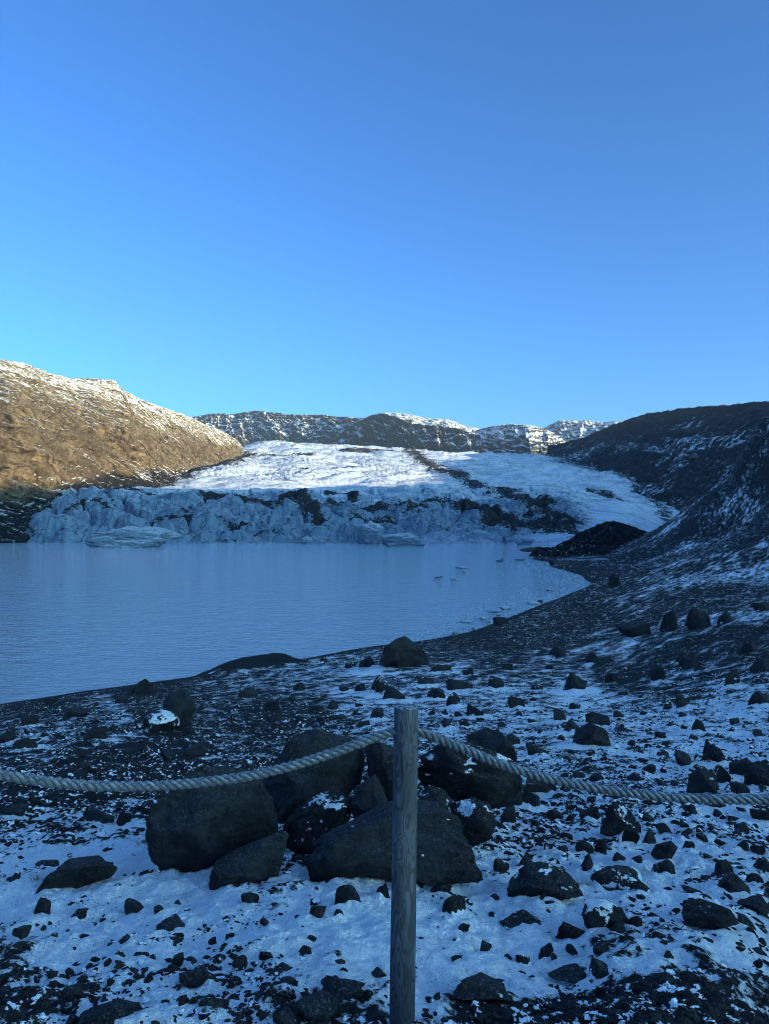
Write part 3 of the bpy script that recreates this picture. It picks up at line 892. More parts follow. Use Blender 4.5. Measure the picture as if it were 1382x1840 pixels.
def rock_shape(level, seed, facets=9, rough=0.05, block=3.0, rnd=(0.62, 0.95), tumble=True):
    r = np.random.default_rng(seed)
    v, f = ico(level)
    p = v / (np.abs(v) ** block).sum(1, keepdims=True) ** (1 / block)
    if tumble:
        q, _ = np.linalg.qr(r.normal(size=(3, 3)))
        p = (p * np.array([1, r.uniform(.6, .95), r.uniform(.45, .8)])) @ q.T
        p[:, 0] += 0.25 * r.normal() * p[:, 2]
    for _ in range(facets):
        n = r.normal(size=3); n /= np.linalg.norm(n)
        ext = (p @ n).max()
        dd = p @ n - ext * r.uniform(*rnd)
        p = p - np.clip(dd, 0, None)[:, None] * n * 0.96
    nrm = p / np.linalg.norm(p, axis=1, keepdims=True)
    p = p + nrm * (fbm3(p * 1.6 + seed * 3.7, 3, 3)[:, None] * rough * 1.3)
    if level >= 4:
        p = p + nrm * ((fbm3(p * 4 + seed, 5, 8, 0.62) - 0.8 * np.clip(0.06 - np.abs(perlin3(p * 2.3 + seed * 1.9, 31)), 0, 1) * 12)[:, None] * rough * 0.75)
    lo, hi = p.min(0), p.max(0)
    return (p - (lo + hi) / 2) / ((hi - lo) / 2), f


def hit(px, py):
    """where the sight line through a pixel meets the ground"""
    u, w = ray(px, py)
    d = np.geomspace(1.6, 600, 900)
    h = HC + w * d - ground_z(u * d, d, False)
    i = int(np.argmax(h < 0))
    if h[i] >= 0: return None
    if i == 0: return u * d[0], d[0], HC + w * d[0]
    t = h[i - 1] / (h[i - 1] - h[i])
    dd = d[i - 1] + t * (d[i] - d[i - 1])
    return u * dd, dd, HC + w * dd


NSEED = [100]


def stone(bbox, label, mat=None, snow=0.0, name='stone', cat='stone', group=None, d=None, depth=0.85, level=None, facets=17, sink=0.46, block=2.8, rough=0.05, z0=None):
    x0, y0, x1, y1 = bbox
    cx = (x0 + x1) / 2
    NSEED[0] += 1
    r = random.Random(NSEED[0])
    if d is not None:
        q = P(cx, y1, d)
    elif z0 is not None:
        q = P(cx, y1, z=z0)
    else:
        q = hit(cx, y1)
    if q is None: return None
    X, Y, Z = q
    slant = math.hypot(X, Y)
    s = Y / F
    w = (x1 - x0) * s
    dp = w * depth
    tanv = (HC - Z) / slant
    hv = (y1 - y0) * s
    h = max(0.45 * hv, hv * (1 + 0.3 * tanv) - 0.45 * dp * tanv)
    if level is None:
        level = 5 if x1 - x0 > 130 else 4 if x1 - x0 > 34 else 3
    p, f = rock_shape(level, NSEED[0], facets, rough, block, (0.45, 0.88))
    tot = h / (1 - sink)
    p = p * np.array([w / 2, dp / 2, tot / 2])
    p[:, 2] += tot / 2 - sink * tot
    # turn to face the camera direction
    a = -math.atan2(X, Y)
    ca, sa = math.cos(a), math.sin(a)
    p = np.stack([p[:, 0] * ca - p[:, 1] * sa, p[:, 0] * sa + p[:, 1] * ca, p[:, 2]], -1)
    me = raw_mesh(name, p, f)
    o = link(name, me, mat or r.choice((M_GREY, M_GREY, M_BROWN, M_DARK)))
    uy = 0.40 * dp
    if Y < 60: DRIFT.append((X + uy * X / slant, Y + uy * Y / slant, w, h))
    o.location = (X + uy * X / slant, Y + uy * Y / slant, Z - 0.02 * tot)
    o['snow'] = float(snow)
    o['tall'] = float(h)
    tag(o, label, cat, group)
    return o


def outline_boulder(poly, d, label, mat, snow=0.0, depth=0.8, level=6, facets=17, rough=0.052, lean=0.0, block=2.8, group='boulders piled behind the post', facing=True):
    """a boulder whose outline follows what the photo shows, with its own distance and a full depth"""
    NSEED[0] += 1
    poly = np.array(poly, float)
    c = (poly.min(0) + poly.max(0)) / 2
    if d is None:
        hq = hit(c[0], poly[:, 1].max() - 2)
        D = hq[1] * (1 + 0.25 * depth * (np.ptp(poly[:, 0]) / F))
    else:
        D = float(sc(d))
    s = D / F
    q = (poly - c) * np.array([s, -s])
    ang = np.arctan2(q[:, 1], q[:, 0])
    # densely sampled outline radius by angle
    dense = np.concatenate([np.linspace(q[i], q[(i + 1) % len(q)], 40, endpoint=False) for i in range(len(q))])
    da, dr = np.arctan2(dense[:, 1], dense[:, 0]), np.hypot(dense[:, 0], dense[:, 1])
    o_ = np.argsort(da)
    da, dr = da[o_], dr[o_]
    p, f = rock_shape(level, NSEED[0], facets, rough, block, (0.55, 0.92) if level > 5 else (0.42, 0.85), False)
    w, h = np.ptp(q[:, 0]), np.ptp(q[:, 1])
    p = p * np.array([w / 2, w * depth / 2, h / 2])
    pa, pr = np.arctan2(p[:, 2], p[:, 0]), np.hypot(p[:, 0], p[:, 2])
    nb = 90
    bins = ((pa + math.pi) / (2 * math.pi) * nb).astype(int) % nb
    mx = np.zeros(nb)
    np.maximum.at(mx, bins, pr)
    k = np.array([.25, .5, .25])
    mx = np.convolve(np.concatenate([mx[-1:], mx, mx[:1]]), k, 'valid')
    cb = (np.arange(nb) + 0.5) / nb * 2 * math.pi - math.pi
    tgt = np.interp(pa, np.concatenate([da - 2 * math.pi, da, da + 2 * math.pi]), np.tile(dr, 3))
    cur = np.interp(pa, np.concatenate([cb - 2 * math.pi, cb, cb + 2 * math.pi]), np.tile(mx, 3))
    k = tgt / np.maximum(cur, 1e-6)
    p[:, 0] *= k; p[:, 2] *= k
    # stand it across the sight line
    cu, cw = ray(c[0], c[1])
    C = np.array([cu * D, D, HC + cw * D])
    fw = C - np.array([0, 0, HC]); fw /= np.linalg.norm(fw)
    rt = np.cross(fw, [0, 0, 1]); rt /= np.linalg.norm(rt)
    up = np.cross(rt, fw)
    if d is None: DRIFT.append((C[0], C[1], w, 0.5 * h))
    p = p[:, :1] * rt + p[:, 1:2] * fw + p[:, 2:3] * up
    me = raw_mesh('boulder', p, f)
    o = link('boulder', me, mat)
    o.location = C
    o['snow'] = float(snow)
    o['tall'] = 0.0
    tag(o, label, 'boulder', group)
    return o


PILE = 'boulders piled behind the post'
outline_boulder([(268, 1490), (272, 1462), (290, 1432), (340, 1398), (385, 1383), (430, 1390), (465, 1408), (492, 1450), (498, 1490), (488, 1522), (400, 1540), (350, 1560), (310, 1552), (280, 1530)], 5.45, 'largest rounded brown boulder at the left end of the pile, under the rope', M_BROWN, 0.0, 0.85)
outline_boulder([(378, 1590), (380, 1562), (392, 1540), (440, 1520), (508, 1502), (518, 1508), (508, 1545), (498, 1575), (440, 1592)], 5.0, 'low wedge-shaped boulder in front of the largest rounded boulder', M_BROWN, 0.18, 0.7)
outline_boulder([(462, 1410), (500, 1360), (525, 1325), (570, 1312), (610, 1325), (650, 1342), (660, 1375), (650, 1410), (610, 1450), (560, 1470), (500, 1470)], 6.3, 'broad slanting grey boulder crossed by the left rope', M_GREY, 0.10, 0.8)
outline_boulder([(500, 1490), (530, 1455), (575, 1427), (612, 1424), (634, 1440), (630, 1475), (590, 1510), (550, 1535), (515, 1530)], 5.75, 'dark mid-sized boulder flecked with snow between the two largest front boulders', M_DARK, 0.50, 0.8)
outline_boulder([(628, 1450), (642, 1415), (675, 1392), (690, 1420), (700, 1445), (680, 1470), (640, 1475)], 5.7, 'small pointed boulder standing upright left of the post', M_GREY, 0.25, 0.7, 5)
outline_boulder([(656, 1345), (670, 1335), (720, 1348), (740, 1380), (735, 1420), (700, 1440), (665, 1410)], 6.3, 'upright grey boulder half hidden behind the post top', M_GREY, 0.30, 0.8, 5)
outline_boulder([(550, 1545), (562, 1510), (590, 1492), (640, 1470), (690, 1445), (740, 1436), (790, 1444), (830, 1475), (845, 1510), (862, 1572), (780, 1580), (700, 1570), (620, 1568), (578, 1582), (560, 1575)], 5.0, 'wide brown boulder at the front of the pile directly behind the post', M_BROWN, 0.28, 0.5, facets=10)
outline_boulder([(748, 1400), (756, 1365), (790, 1342), (840, 1338), (890, 1352), (930, 1370), (942, 1400), (935, 1440), (880, 1450), (800, 1435), (760, 1420)], 6.4, 'large dark boulder banded with snow under the right rope', M_DARK, 0.58, 0.75)
outline_boulder([(832, 1350), (842, 1322), (870, 1310), (900, 1315), (922, 1340), (930, 1365), (880, 1375)], 7.6, 'bare boulder topping the pile behind the right rope', M_GREY, 0.0, 0.9, 5)
outline_boulder([(806, 1470), (820, 1445), (850, 1434), (880, 1445), (892, 1475), (880, 1505), (850, 1518), (820, 1500)], 5.75, 'round black boulder with a snow patch at the right end of the pile', M_DARK, 0.55, 0.8, 5)
outline_boulder([(752, 1430), (770, 1412), (800, 1420), (820, 1445), (800, 1462), (760, 1455)], 5.85, 'small snow-dusted boulder wedged above the wide front boulder', M_GREY, 0.65, 0.8, 5)
outline_boulder([(526, 1545), (540, 1538), (568, 1545), (572, 1562), (545, 1568)], 5.35, 'small black stone jammed in the gap left of the wide front boulder', M_DARK, 0.0, 0.8, 4)

B, G, K = M_BROWN, M_GREY, M_DARK
STONES = [
    # bbox, label, material, snow, keyword extras
    ((69, 1543, 206, 1593), 'low brown flat-topped boulder alone on the snow at left', B, .2, dict(poly=[(67,1594),(90,1565),(125,1543),(175,1545),(207,1572),(195,1586),(110,1598)])),
    ((65, 1550, 106, 1563), 'thin brown slab touching the low flat boulder at left', B, .1, {}),
    ((140, 1803, 262, 1850), 'grey boulder cut off by the bottom edge at left', G, .05, dict(poly=[(138,1856),(147,1813),(165,1806),(215,1803),(250,1816),(264,1856)])),
    ((119, 1827, 150, 1845), 'small stone beside the boulder at the bottom edge', K, .3, {}),
    ((910, 1553, 1043, 1620), 'domed grey boulder with a snow patch right of the pile', G, .45, dict(poly=[(908,1616),(918,1585),(940,1562),(975,1553),(1010,1560),(1035,1580),(1045,1600),(1005,1612),(950,1622),(920,1624)])),
    ((956, 1606, 990, 1634), 'small round stone in front of the domed boulder, upper one', K, .1, {}),
    ((972, 1618, 1004, 1639), 'small round stone in front of the domed boulder, lower one', G, .0, {}),
    ((1048, 1620, 1133, 1672), 'hunched brown boulder holding snow in its hollow', B, .65, dict(poly=[(1046,1650),(1055,1625),(1090,1619),(1115,1628),(1130,1650),(1135,1672),(1110,1668),(1095,1676),(1055,1672)])),
    ((1095, 1656, 1126, 1679), 'rounded stone lying in the snow under the hunched boulder', K, .2, {}),
    ((1126, 1647, 1154, 1668), 'stone leaning on the right side of the hunched boulder', K, .1, {}),
    ((996, 1656, 1060, 1688), 'flat dark slab stone left of the hunched boulder', K, .05, {}),
    ((1230, 1622, 1323, 1666), 'blocky brown boulder with one snow dot at right', B, .42, dict(poly=[(1229,1655),(1231,1629),(1260,1621),(1310,1628),(1324,1648),(1295,1664),(1236,1670)])),
    ((1328, 1615, 1392, 1641), 'dark slab with snow streak at the right edge', K, .5, {}),
    ((1327, 1649, 1361, 1675), 'smooth egg-shaped stone below the slab at the right edge', G, .0, dict(block=2.1, facets=3)),
    ((1284, 1573, 1350, 1612), 'blocky grey stone above the snow-dotted boulder', G, .08, dict(block=4)),
    ((1340, 1573, 1371, 1594), 'small stone touching the blocky grey stone on its right', K, .1, {}),
    ((1349, 1544, 1386, 1572), 'dark stone with snow at the right edge, above the blocky stone', K, .5, {}),
    ((1285, 1547, 1317, 1571), 'rounded grey stone in the snow left of the edge stone', G, .2, {}),
    ((1171, 1547, 1218, 1580), 'stone nearly buried by snow right of the dry grass', G, .62, {}),
    ((1059, 1558, 1158, 1596), 'long dark rock rim behind a pillow of snow', K, .62, {}),
    ((1132, 1589, 1169, 1611), 'small dark stone at the end of the snow pillow', K, .2, {}),
    ((1224, 1592, 1263, 1608), 'low pointed brown stone alone on smooth snow', B, .0, {}),
    ((1042, 1535, 1073, 1566), 'upright grey stone behind the domed boulder', G, .15, {}),
    ((1099, 1530, 1124, 1549), 'small dark stone left of the tilted oblong stone', K, .15, {}),
    ((1171, 1511, 1216, 1546), 'tilted oblong grey stone on the right snow', G, .1, dict(poly=[(1170,1538),(1180,1520),(1205,1510),(1217,1520),(1206,1540),(1185,1550)])),
    ((1222, 1511, 1248, 1531), 'angular black stone right of the tilted oblong stone', K, .0, {}),
    ((1080, 1441, 1151, 1506), 'tent-shaped boulder with a snow patch on its front', B, .62, dict(poly=[(1080,1500),(1082,1475),(1095,1452),(1112,1440),(1130,1452),(1150,1478),(1150,1500),(1120,1510)])),
    ((1117, 1490, 1149, 1519), 'dark stone at the foot of the tent-shaped boulder', K, .3, {}),
    ((1152, 1490, 1180, 1522), 'brown stone right of the foot of the tent-shaped boulder', B, .2, {}),
    ((1155, 1461, 1183, 1480), 'grey stone right of the tent-shaped boulder', G, .0, {}),
    ((1178, 1479, 1212, 1498), 'flat pointed stone right of the tent-shaped boulder', K, .05, {}),
    ((1227, 1446, 1256, 1463), 'round pale stone just under the right rope', G, .1, dict(block=2.1)),
    ((1349, 1452, 1390, 1479), 'smooth grey stone under the rope at the right edge', G, .05, {}),
    ((1236, 1377, 1292, 1430), 'rounded grey boulder with snow at its foot above the right rope', G, .42, dict(poly=[(1235,1428),(1240,1395),(1262,1377),(1285,1390),(1293,1428),(1265,1434)])),
    ((1288, 1378, 1313, 1409), 'dark stone touching the rounded boulder above the right rope', K, .1, {}),
    ((1312, 1364, 1361, 1398), 'dark angular stone behind the edge boulder at right', K, .15, {}),
    ((1340, 1369, 1396, 1416), 'large smooth boulder cut by the right edge above the rope', G, .0, dict(poly=[(1339,1412),(1342,1380),(1365,1369),(1395,1378),(1398,1418)])),
    ((1311, 1406, 1346, 1428), 'flat grey stone between the rope and the edge boulder', G, .0, {}),
    ((1262, 1333, 1306, 1376), 'snow-capped stone on the right slope above the rope', K, .5, {}),
    ((1213, 1350, 1241, 1381), 'grey stone left of the snow-capped stone on the right slope', G, .1, {}),
    ((1144, 1374, 1178, 1393), 'flat grey stone in open snow above the right rope', G, .1, {}),
    ((1124, 1390, 1153, 1408), 'pointed brown stone in open snow above the right rope', B, .1, {}),
    ((1030, 1299, 1096, 1342), 'broad dark boulder on the snowy path right of the post', G, .18, dict(poly=[(1029,1338),(1035,1312),(1060,1299),(1088,1310),(1098,1338),(1060,1346)])),
    ((1052, 1281, 1096, 1305), 'low dark boulder behind the broad boulder on the path', K, .1, {}),
    ((1011, 1296, 1045, 1318), 'stone left of the broad boulder on the path', G, .1, {}),
    ((945, 1333, 987, 1358), 'low grey stone behind the right rope', G, .1, {}),
    ((905, 1321, 935, 1341), 'round stone touching the boulder that tops the pile', G, .0, {}),
    ((928, 1418, 970, 1455), 'grey stone with snow beside the right end of the pile', G, .35, {}),
    ((983, 1455, 1013, 1477), 'dark stone with snow dot below the right rope', K, .4, {}),
    ((1041, 1447, 1078, 1475), 'dark blocky stone left of the tent-shaped boulder', K, .2, {}),
    ((900, 1450, 928, 1483), 'grey upright stone beside the round black boulder', G, .1, {}),
    ((945, 1397, 1000, 1432), 'black stone half hidden by the right rope', K, .3, {}),
    ((1068, 1510, 1090, 1532), 'small brown stone in line left of the tilted stone', B, .0, {}),
    ((1034, 1511, 1067, 1532), 'pair-sized dark stone on snow above the domed boulder', K, .1, {}),
    ((929, 1537, 962, 1561), 'dark pointed stone above the domed boulder', K, .1, {}),
    ((886, 1541, 916, 1570), 'black notched stone beside the front of the pile', K, .4, {}),
    ((829, 1565, 862, 1589), 'grey stone at the right foot of the wide front boulder', G, .0, {}),
    ((805, 1751, 918, 1800), 'flat domed grey boulder half under snow near the gravel', G, .30, dict(poly=[(803,1800),(830,1765),(865,1751),(905,1765),(920,1790),(870,1800),(840,1804)])),
    ((985, 1743, 1054, 1763), 'flat brown slab at the edge of the bare gravel', B, .15, {}),
    ((1059, 1731, 1107, 1758), 'black stone with snow on the gravel edge', K, .45, {}),
    ((946, 1750, 970, 1769), 'small black stone near the gravel edge', K, .1, {}),
    ((898, 1648, 990, 1672), 'long thin brown slab flush with the snow', B, .25, dict(sink=.5)),
    ((599, 1592, 652, 1632), 'angular dark stone cluster left of the post', K, .3, {}),
    ((674, 1588, 705, 1623), 'pointed black stone touching the left of the post', K, .1, {}),
    ((770, 1591, 813, 1607), 'flat dark stone right of the post', K, .1, dict(sink=.5)),
    ((790, 1613, 838, 1647), 'curved dark stone poking through snow right of the post', K, .5, {}),
    ((575, 1762, 657, 1797), 'low domed grey stone near the bottom left of the post', G, .15, dict(block=2.2)),
    ((530, 1794, 611, 1828), 'larger brown stone at the gravel near the bottom', B, .1, {}),
    ((490, 1820, 532, 1846), 'dark stone cut by the bottom edge left of the post', G, .1, {}),
    ((150, 1455, 204, 1481), 'humped brown stone left of the pile', B, .05, {}),
    ((208, 1457, 236, 1483), 'small upright stone between humped stone and largest boulder', G, .1, {}),
    ((231, 1461, 272, 1479), 'flat stone touching the left of the largest boulder', K, .15, {}),
    ((2, 1447, 50, 1467), 'wide low stone at the left edge under the rope', G, .1, {}),
    ((18, 1432, 50, 1453), 'round stone behind the wide low stone at the left edge', G, .0, {}),
    ((54, 1432, 88, 1453), 'angular stone right of the round stone at the left edge', K, .0, {}),
    ((154, 1425, 182, 1444), 'dark stone under the left rope', K, .1, {}),
    ((279, 1655, 332, 1678), 'brown stone with torn edge on the front snow', B, .1, {}),
    ((204, 1686, 234, 1703), 'smooth grey stone on a dark patch at left', G, .0, {}),
    ((322, 1742, 377, 1769), 'brown wedge stone on smooth snow at bottom left', B, .0, {}),
    ((307, 1796, 340, 1823), 'left of three dark stones in a row at the bottom', K, .1, {}),
    ((340, 1792, 363, 1817), 'pointed middle one of three dark stones in a row', K, .0, {}),
    ((357, 1796, 411, 1823), 'biggest right one of three dark stones in a row', G, .05, {}),
    ((237, 1716, 269, 1732), 'flat grey stone below the dark patch at left', G, .0, {}),
    ((105, 1776, 147, 1797), 'black stone in the snow above the bottom-left boulder', K, .2, {}),
    ((54, 1621, 90, 1658), 'grey pyramid stone at left', G, .1, {}),
    ((125, 1635, 162, 1652), 'low stone right of the grey pyramid stone', K, .2, {}),
    ((329, 1335, 375, 1360), 'grey stone on black gravel above the left rope', G, .1, {}),
    ((289, 1348, 319, 1367), 'brown stone with snow beside it on the black gravel', B, .3, {}),
    ((145, 1369, 166, 1381), 'small stone alone on the black gravel above the rope', G, .1, {}),
    ((255, 1275, 318, 1318), 'snow-faced left half of the split boulder near the lake', G, .76, dict(poly=[(253,1316),(262,1286),(290,1275),(318,1285),(324,1308),(300,1320),(265,1322)])),
    ((285, 1240, 350, 1318), 'tall dark boulder with brown top near the lake at left', B, .15, dict(poly=[(294,1262),(304,1246),(326,1240),(346,1256),(351,1278),(342,1292),(349,1308),(322,1314),(300,1304)])),
    ((237, 1219, 280, 1247), 'dark boulder against the water at the left shore', K, .0, dict(name='boulder', cat='boulder')),
    ((428, 1237, 464, 1255), 'flat grey stone near the black sand bank', G, .2, {}),
    ((645, 1181, 679, 1202), 'black stone left of the big shore boulder', K, .05, {}),
    ((665, 1215, 706, 1248), 'black boulder with a snow cheek below the big shore boulder', K, .5, dict(name='boulder', cat='boulder')),
    ((686, 1235, 729, 1261), 'rounded grey boulder behind the post top', G, .1, dict(name='boulder', cat='boulder')),
    ((522, 1227, 548, 1244), 'snow-edged stone on the speckled shore', G, .3, {}),
    ((144, 1303, 198, 1334), 'dark boulder with snow among the left shore stones', K, .3, dict(name='boulder', cat='boulder')),
    ((114, 1270, 158, 1290), 'long low stone of the left shore', K, .15, {}),
    ((38, 1285, 69, 1306), 'dark round stone of the left shore near the water', K, .1, {}),
    ((0, 1316, 27, 1336), 'dark stone cut by the left edge above the rope', K, .1, {}),
    ((329, 1307, 356, 1324), 'stone at the foot of the tall dark boulder', G, .1, {}),
    ((25, 1328, 66, 1349), 'low black stone near the left edge', K, .2, {}),
    ((682, 1143, 777, 1205), 'big pyramid boulder standing on the lake shore', B, .0, dict(poly=[(682,1195),(690,1165),(710,1150),(727,1143),(750,1158),(768,1178),(776,1200),(730,1207)])),
    ((770, 1194, 812, 1210), 'low dark stone right of the big shore boulder', K, .1, {}),
    ((747, 1215, 778, 1233), 'snow-dotted stone below the big shore boulder', G, .35, {}),
    ((801, 1219, 850, 1243), 'wide low boulder on the speckled flat', K, .2, {}),
    ((766, 1233, 802, 1258), 'snow-cheeked stone right of the post top', K, .5, {}),
    ((873, 1216, 906, 1239), 'grey stone with snow right of the wide low boulder', G, .35, {}),
    ((801, 1246, 829, 1271), 'black stone with snow above the right rope start', K, .4, {}),
    ((837, 1262, 873, 1290), 'rounded boulder with snow cheek above the right rope start', G, .5, {}),
    ((1011, 1208, 1056, 1245), 'bare grey boulder at the top of the snowy path', G, .05, dict(name='boulder', cat='boulder')),
    ((1052, 1173, 1079, 1195), 'brown stone on the scree above the snowy path', B, .1, {}),
    ((986, 1161, 1017, 1182), 'grey stone on the flat beyond the snowy path', G, .1, {}),
    ((1087, 1208, 1117, 1229), 'dark stone beside the bare boulder of the snowy path', K, .1, {}),
    ((912, 1250, 945, 1273), 'dark stone in the snowy path', K, .3, {}),
    ((995, 1273, 1018, 1299), 'upright brown stone beside the snowy path', B, .0, {}),
    ((1186, 1094, 1217, 1134), 'tall grey boulder on the right scree', G, .0, dict(name='boulder', cat='boulder')),
    ((1231, 1092, 1284, 1130), 'large dark boulder on the right scree', K, .0, dict(name='boulder', cat='boulder')),
    ((1106, 1115, 1170, 1145), 'long low grey boulder on the right scree', G, .05, dict(name='boulder', cat='boulder')),
    ((1290, 1098, 1322, 1120), 'grey stone right of the large dark scree boulder', G, .1, {}),
    ((1332, 1153, 1364, 1177), 'grey stone with snow on the scree near the right edge', G, .3, {}),
    ((1350, 1183, 1390, 1212), 'brown boulder at the right edge of the scree', B, .0, dict(name='boulder', cat='boulder')),
    ((1219, 1180, 1266, 1205), 'brown heap-shaped stone on the scree', B, .1, {}),
    ((1166, 1197, 1195, 1228), 'angular stone with snow on the scree', G, .35, {}),
    ((1206, 1171, 1233, 1194), 'stone with snow cap above the heap-shaped stone', K, .4, {}),
    ((1295, 1204, 1329, 1235), 'dark stone holding snow on the scree', K, .5, {}),
    ((1346, 1242, 1390, 1268), 'grey stone at the right edge above the snow slope', G, .05, {}),
    ((1244, 1293, 1272, 1316), 'grey pointed stone on the snow slope at right', G, .0, {}),
    ((1216, 1247, 1246, 1276), 'brown stone on the snow slope at right', B, .05, {}),
    ((1350, 1080, 1390, 1099), 'flat stone at the right edge of the scree', G, .1, {}),
    ((1096, 1030, 1114, 1056), 'tall black boulder near the far shore', K, .0, dict(poly=[(1093,1056),(1095,1037),(1102,1030),(1110,1033),(1115,1045),(1114,1057)])),
    ((986, 1006, 1000, 1015), 'dark rock at the tip of the far beach', K, .0, {}),
    ((885, 1108, 916, 1126), 'black rock standing in the water among ice floes', K, .0, dict(name='boulder', cat='boulder', z0=0.0)),
    ((966, 1078, 976, 1083), 'small dark rock in the slush farther along the shore', K, .0, dict(z0=0.0)),
]
placed = []
for bb, lab, mt, sn, kw in STONES:
    if 'poly' in kw:
        outline_boulder(kw['poly'], None, lab, mt, sn, depth=kw.get('depth', 0.8), level=5, group=None)
    else:
        stone(bb, lab, mt, sn, **kw)
    placed.append(bb)

# countable stones of each part of the shore, sharing one look
ZONES = [  # px0, py0, px1, py1, count, size range px, label, group
    (20, 1600, 680, 1790, 26, (16, 34), 'small dark stone poking through the front snow left of the post', 'small stones in the front snow left of the post'),
    (770, 1600, 1370, 1740, 22, (16, 34), 'small dark stone poking through the front snow right of the post', 'small stones in the front snow right of the post'),
    (900, 1400, 1370, 1560, 34, (15, 30), 'small dark stone in the snow below the right rope', 'small stones below the right rope'),
    (930, 1270, 1370, 1400, 26, (14, 28), 'small dark stone on the snow slope above the right rope', 'small stones above the right rope'),
    (10, 1260, 620, 1400, 26, (14, 28), 'small dark stone on the black gravel near the lake', 'small stones on the left gravel'),
    (560, 1190, 1000, 1310, 22, (14, 26), 'small dark stone on the speckled flat beyond the pile', 'small stones on the speckled flat'),
]
zr = random.Random(5)
for x0, y0, x1, y1, n, (s0, s1), lab, grp in ZONES:
    k = tries = 0
    while k < n and tries < 2000:
        tries += 1
        cx, cy = zr.uniform(x0, x1), zr.uniform(y0, y1)
        w = s0 + (s1 - s0) * zr.random() ** 2
        h = w * zr.uniform(0.45, 0.8)
        bb = (cx - w / 2, cy - h, cx + w / 2, cy)
        if any(bb[0] < b[2] + 3 and bb[2] > b[0] - 3 and bb[1] < b[3] + 2 and bb[3] > b[1] - 2 for b in placed): continue
        if 262 < cx < 945 and 1320 < cy < 1600: continue
        if 690 < cx < 765 and cy > 1260: continue
        if stone(bb, lab, None, zr.choice((0, .1, .2, .35, .5)), group=grp, sink=.35): k += 1
        placed.append(bb)


build_ground()


def scatter(name, n, label, u_rng, d_rng, size, prob, ang_max, seed, tone_hi=1.0, flat=(0.35, 0.75), mat=None, zmin=0.12, zfix=None):
    """loose small stones too many to count, one object"""
    r = np.random.default_rng(seed)
    U = r.uniform(*u_rng, n)
    D = np.exp(r.uniform(math.log(d_rng[0]), math.log(d_rng[1]), n))
    X, Y = U * D, D
    Z = ground_z(X, Y) if zfix is None else np.full(n, zfix)
    px, py = proj(X, Y, Z)
    keep = (r.random(n) < prob(px, py, X, Y)) & ((Z > zmin) if zfix is None else True)
    X, Y, Z = X[keep], Y[keep], Z[keep]
    m = len(X)
    S = size(r, m, Y)
    S = np.minimum(S, ang_max * Y / F)
    tiny = [rock_shape(1, 980 + i, 0, 0.06, 2.4) for i in range(10)]
    shapes = [rock_shape(2, 900 + i, 8, 0.03, 2.8, (0.4, 0.85)) for i in range(10)] + [rock_shape(3, 950 + i, 12, 0.04, 3.0, (0.4, 0.85)) for i in range(10)]
    V, Fc, T, off = [], [], [], 0
    for i in range(m):
        big = S[i] / Y[i] * F > 7
        v, f = tiny[r.integers(10)] if S[i] / Y[i] * F < 3.2 else shapes[r.integers(10) + (10 if big else 0)]
        a = r.uniform(0, 6.283)
        ca, sa = math.cos(a), math.sin(a)
        s = S[i] / 2
        fl = r.uniform(*flat)
        x, y, z = v[:, 0] * s, v[:, 1] * s * r.uniform(0.65, 1), v[:, 2] * s * fl
        V.append(np.stack([x * ca - y * sa + X[i], x * sa + y * ca + Y[i], z + Z[i] + s * fl * 0.0], -1))
        Fc.append(f + off); off += len(v)
        T.append(np.full(len(v), r.random() * tone_hi))
    me = raw_mesh(name, np.concatenate(V), np.concatenate(Fc))
    attr(me, 'tone', np.concatenate(T))
    o = link(name, me, mat or M_PEB)
    tag(o, label, 'stones', kind='stuff')


def pow_size(lo, hi, k=2.2, far=0.0016):
    return lambda r, m, Y: np.maximum(lo * (1 - r.random(m) * (1 - (hi / lo) ** -k)) ** (-1 / k), Y * far * r.uniform(0.8, 1.8, m))


def p_general(px, py, X, Y):
    c = fbm2(X / 1.6, Y / 1.6, 3, 52)
    bare = 1 - cover_at(np.clip(px, -300, 1700), np.clip(py, 750, 1900))
    return np.clip(-0.12 + 0.55 * bare + 0.9 * c + 0.35 * sm(5, 9, Y), 0.012, 1) * (1 - 0.9 * sm(0.1, 0.4, mound_bank(X, Y)))


scatter('pebbles', 110000, 'loose dark pebbles and small stones strewn over the shore', (-0.68, 0.68), (2.3, 130), (lambda r, m, Y: np.maximum(np.where(Y > 5.5, 1.5, 1.0) * 0.022 * (1 - r.random(m) * (1 - (0.30 / 0.022) ** -1.6)) ** (-1 / 1.6), Y * 0.0016 * r.uniform(0.8, 1.8, m))), p_general, 19, 21)
scatter('scree_rubble', 16000, 'dark rubble strewn over the right scree slope', (0.16, 0.70), (70, 400), lambda r, m, Y: Y * 0.0016 * (1 - r.random(m) * 0.98) ** -0.5, lambda a, b, X, Y: 0.7 + 0 * X, 13, 22)
scatter('shards', 36000, 'small dark stone chips poking through the front snow', (-0.85, 0.85), (2.4, 8.5), lambda r, m, Y: 0.012 * (1 - r.random(m) * 0.985) ** -0.45, lambda px, py, X, Y: sm(0.12, 0.55, fbm2(X / 0.8, Y / 0.5, 3, 57) + 0.25 * fbm2(X / 0.2, Y / 0.2, 2, 58) + 0.5 * (0.8 - cover_at(px, py))), 22, 25, flat=(0.3, 0.7))
scatter('gravel', 9000, 'bare dark gravel at the bottom right of the photo', (-0.15, 0.62), (2.5, 3.9), lambda r, m, Y: 0.012 + 0.035 * r.random(m) ** 3,
        lambda px, py, X, Y: sm(0.62, 0.80, 1 - cover_at(px, py) + 0.15 * fbm2(X / .5, Y / .5, 3, 77)), 30, 23)

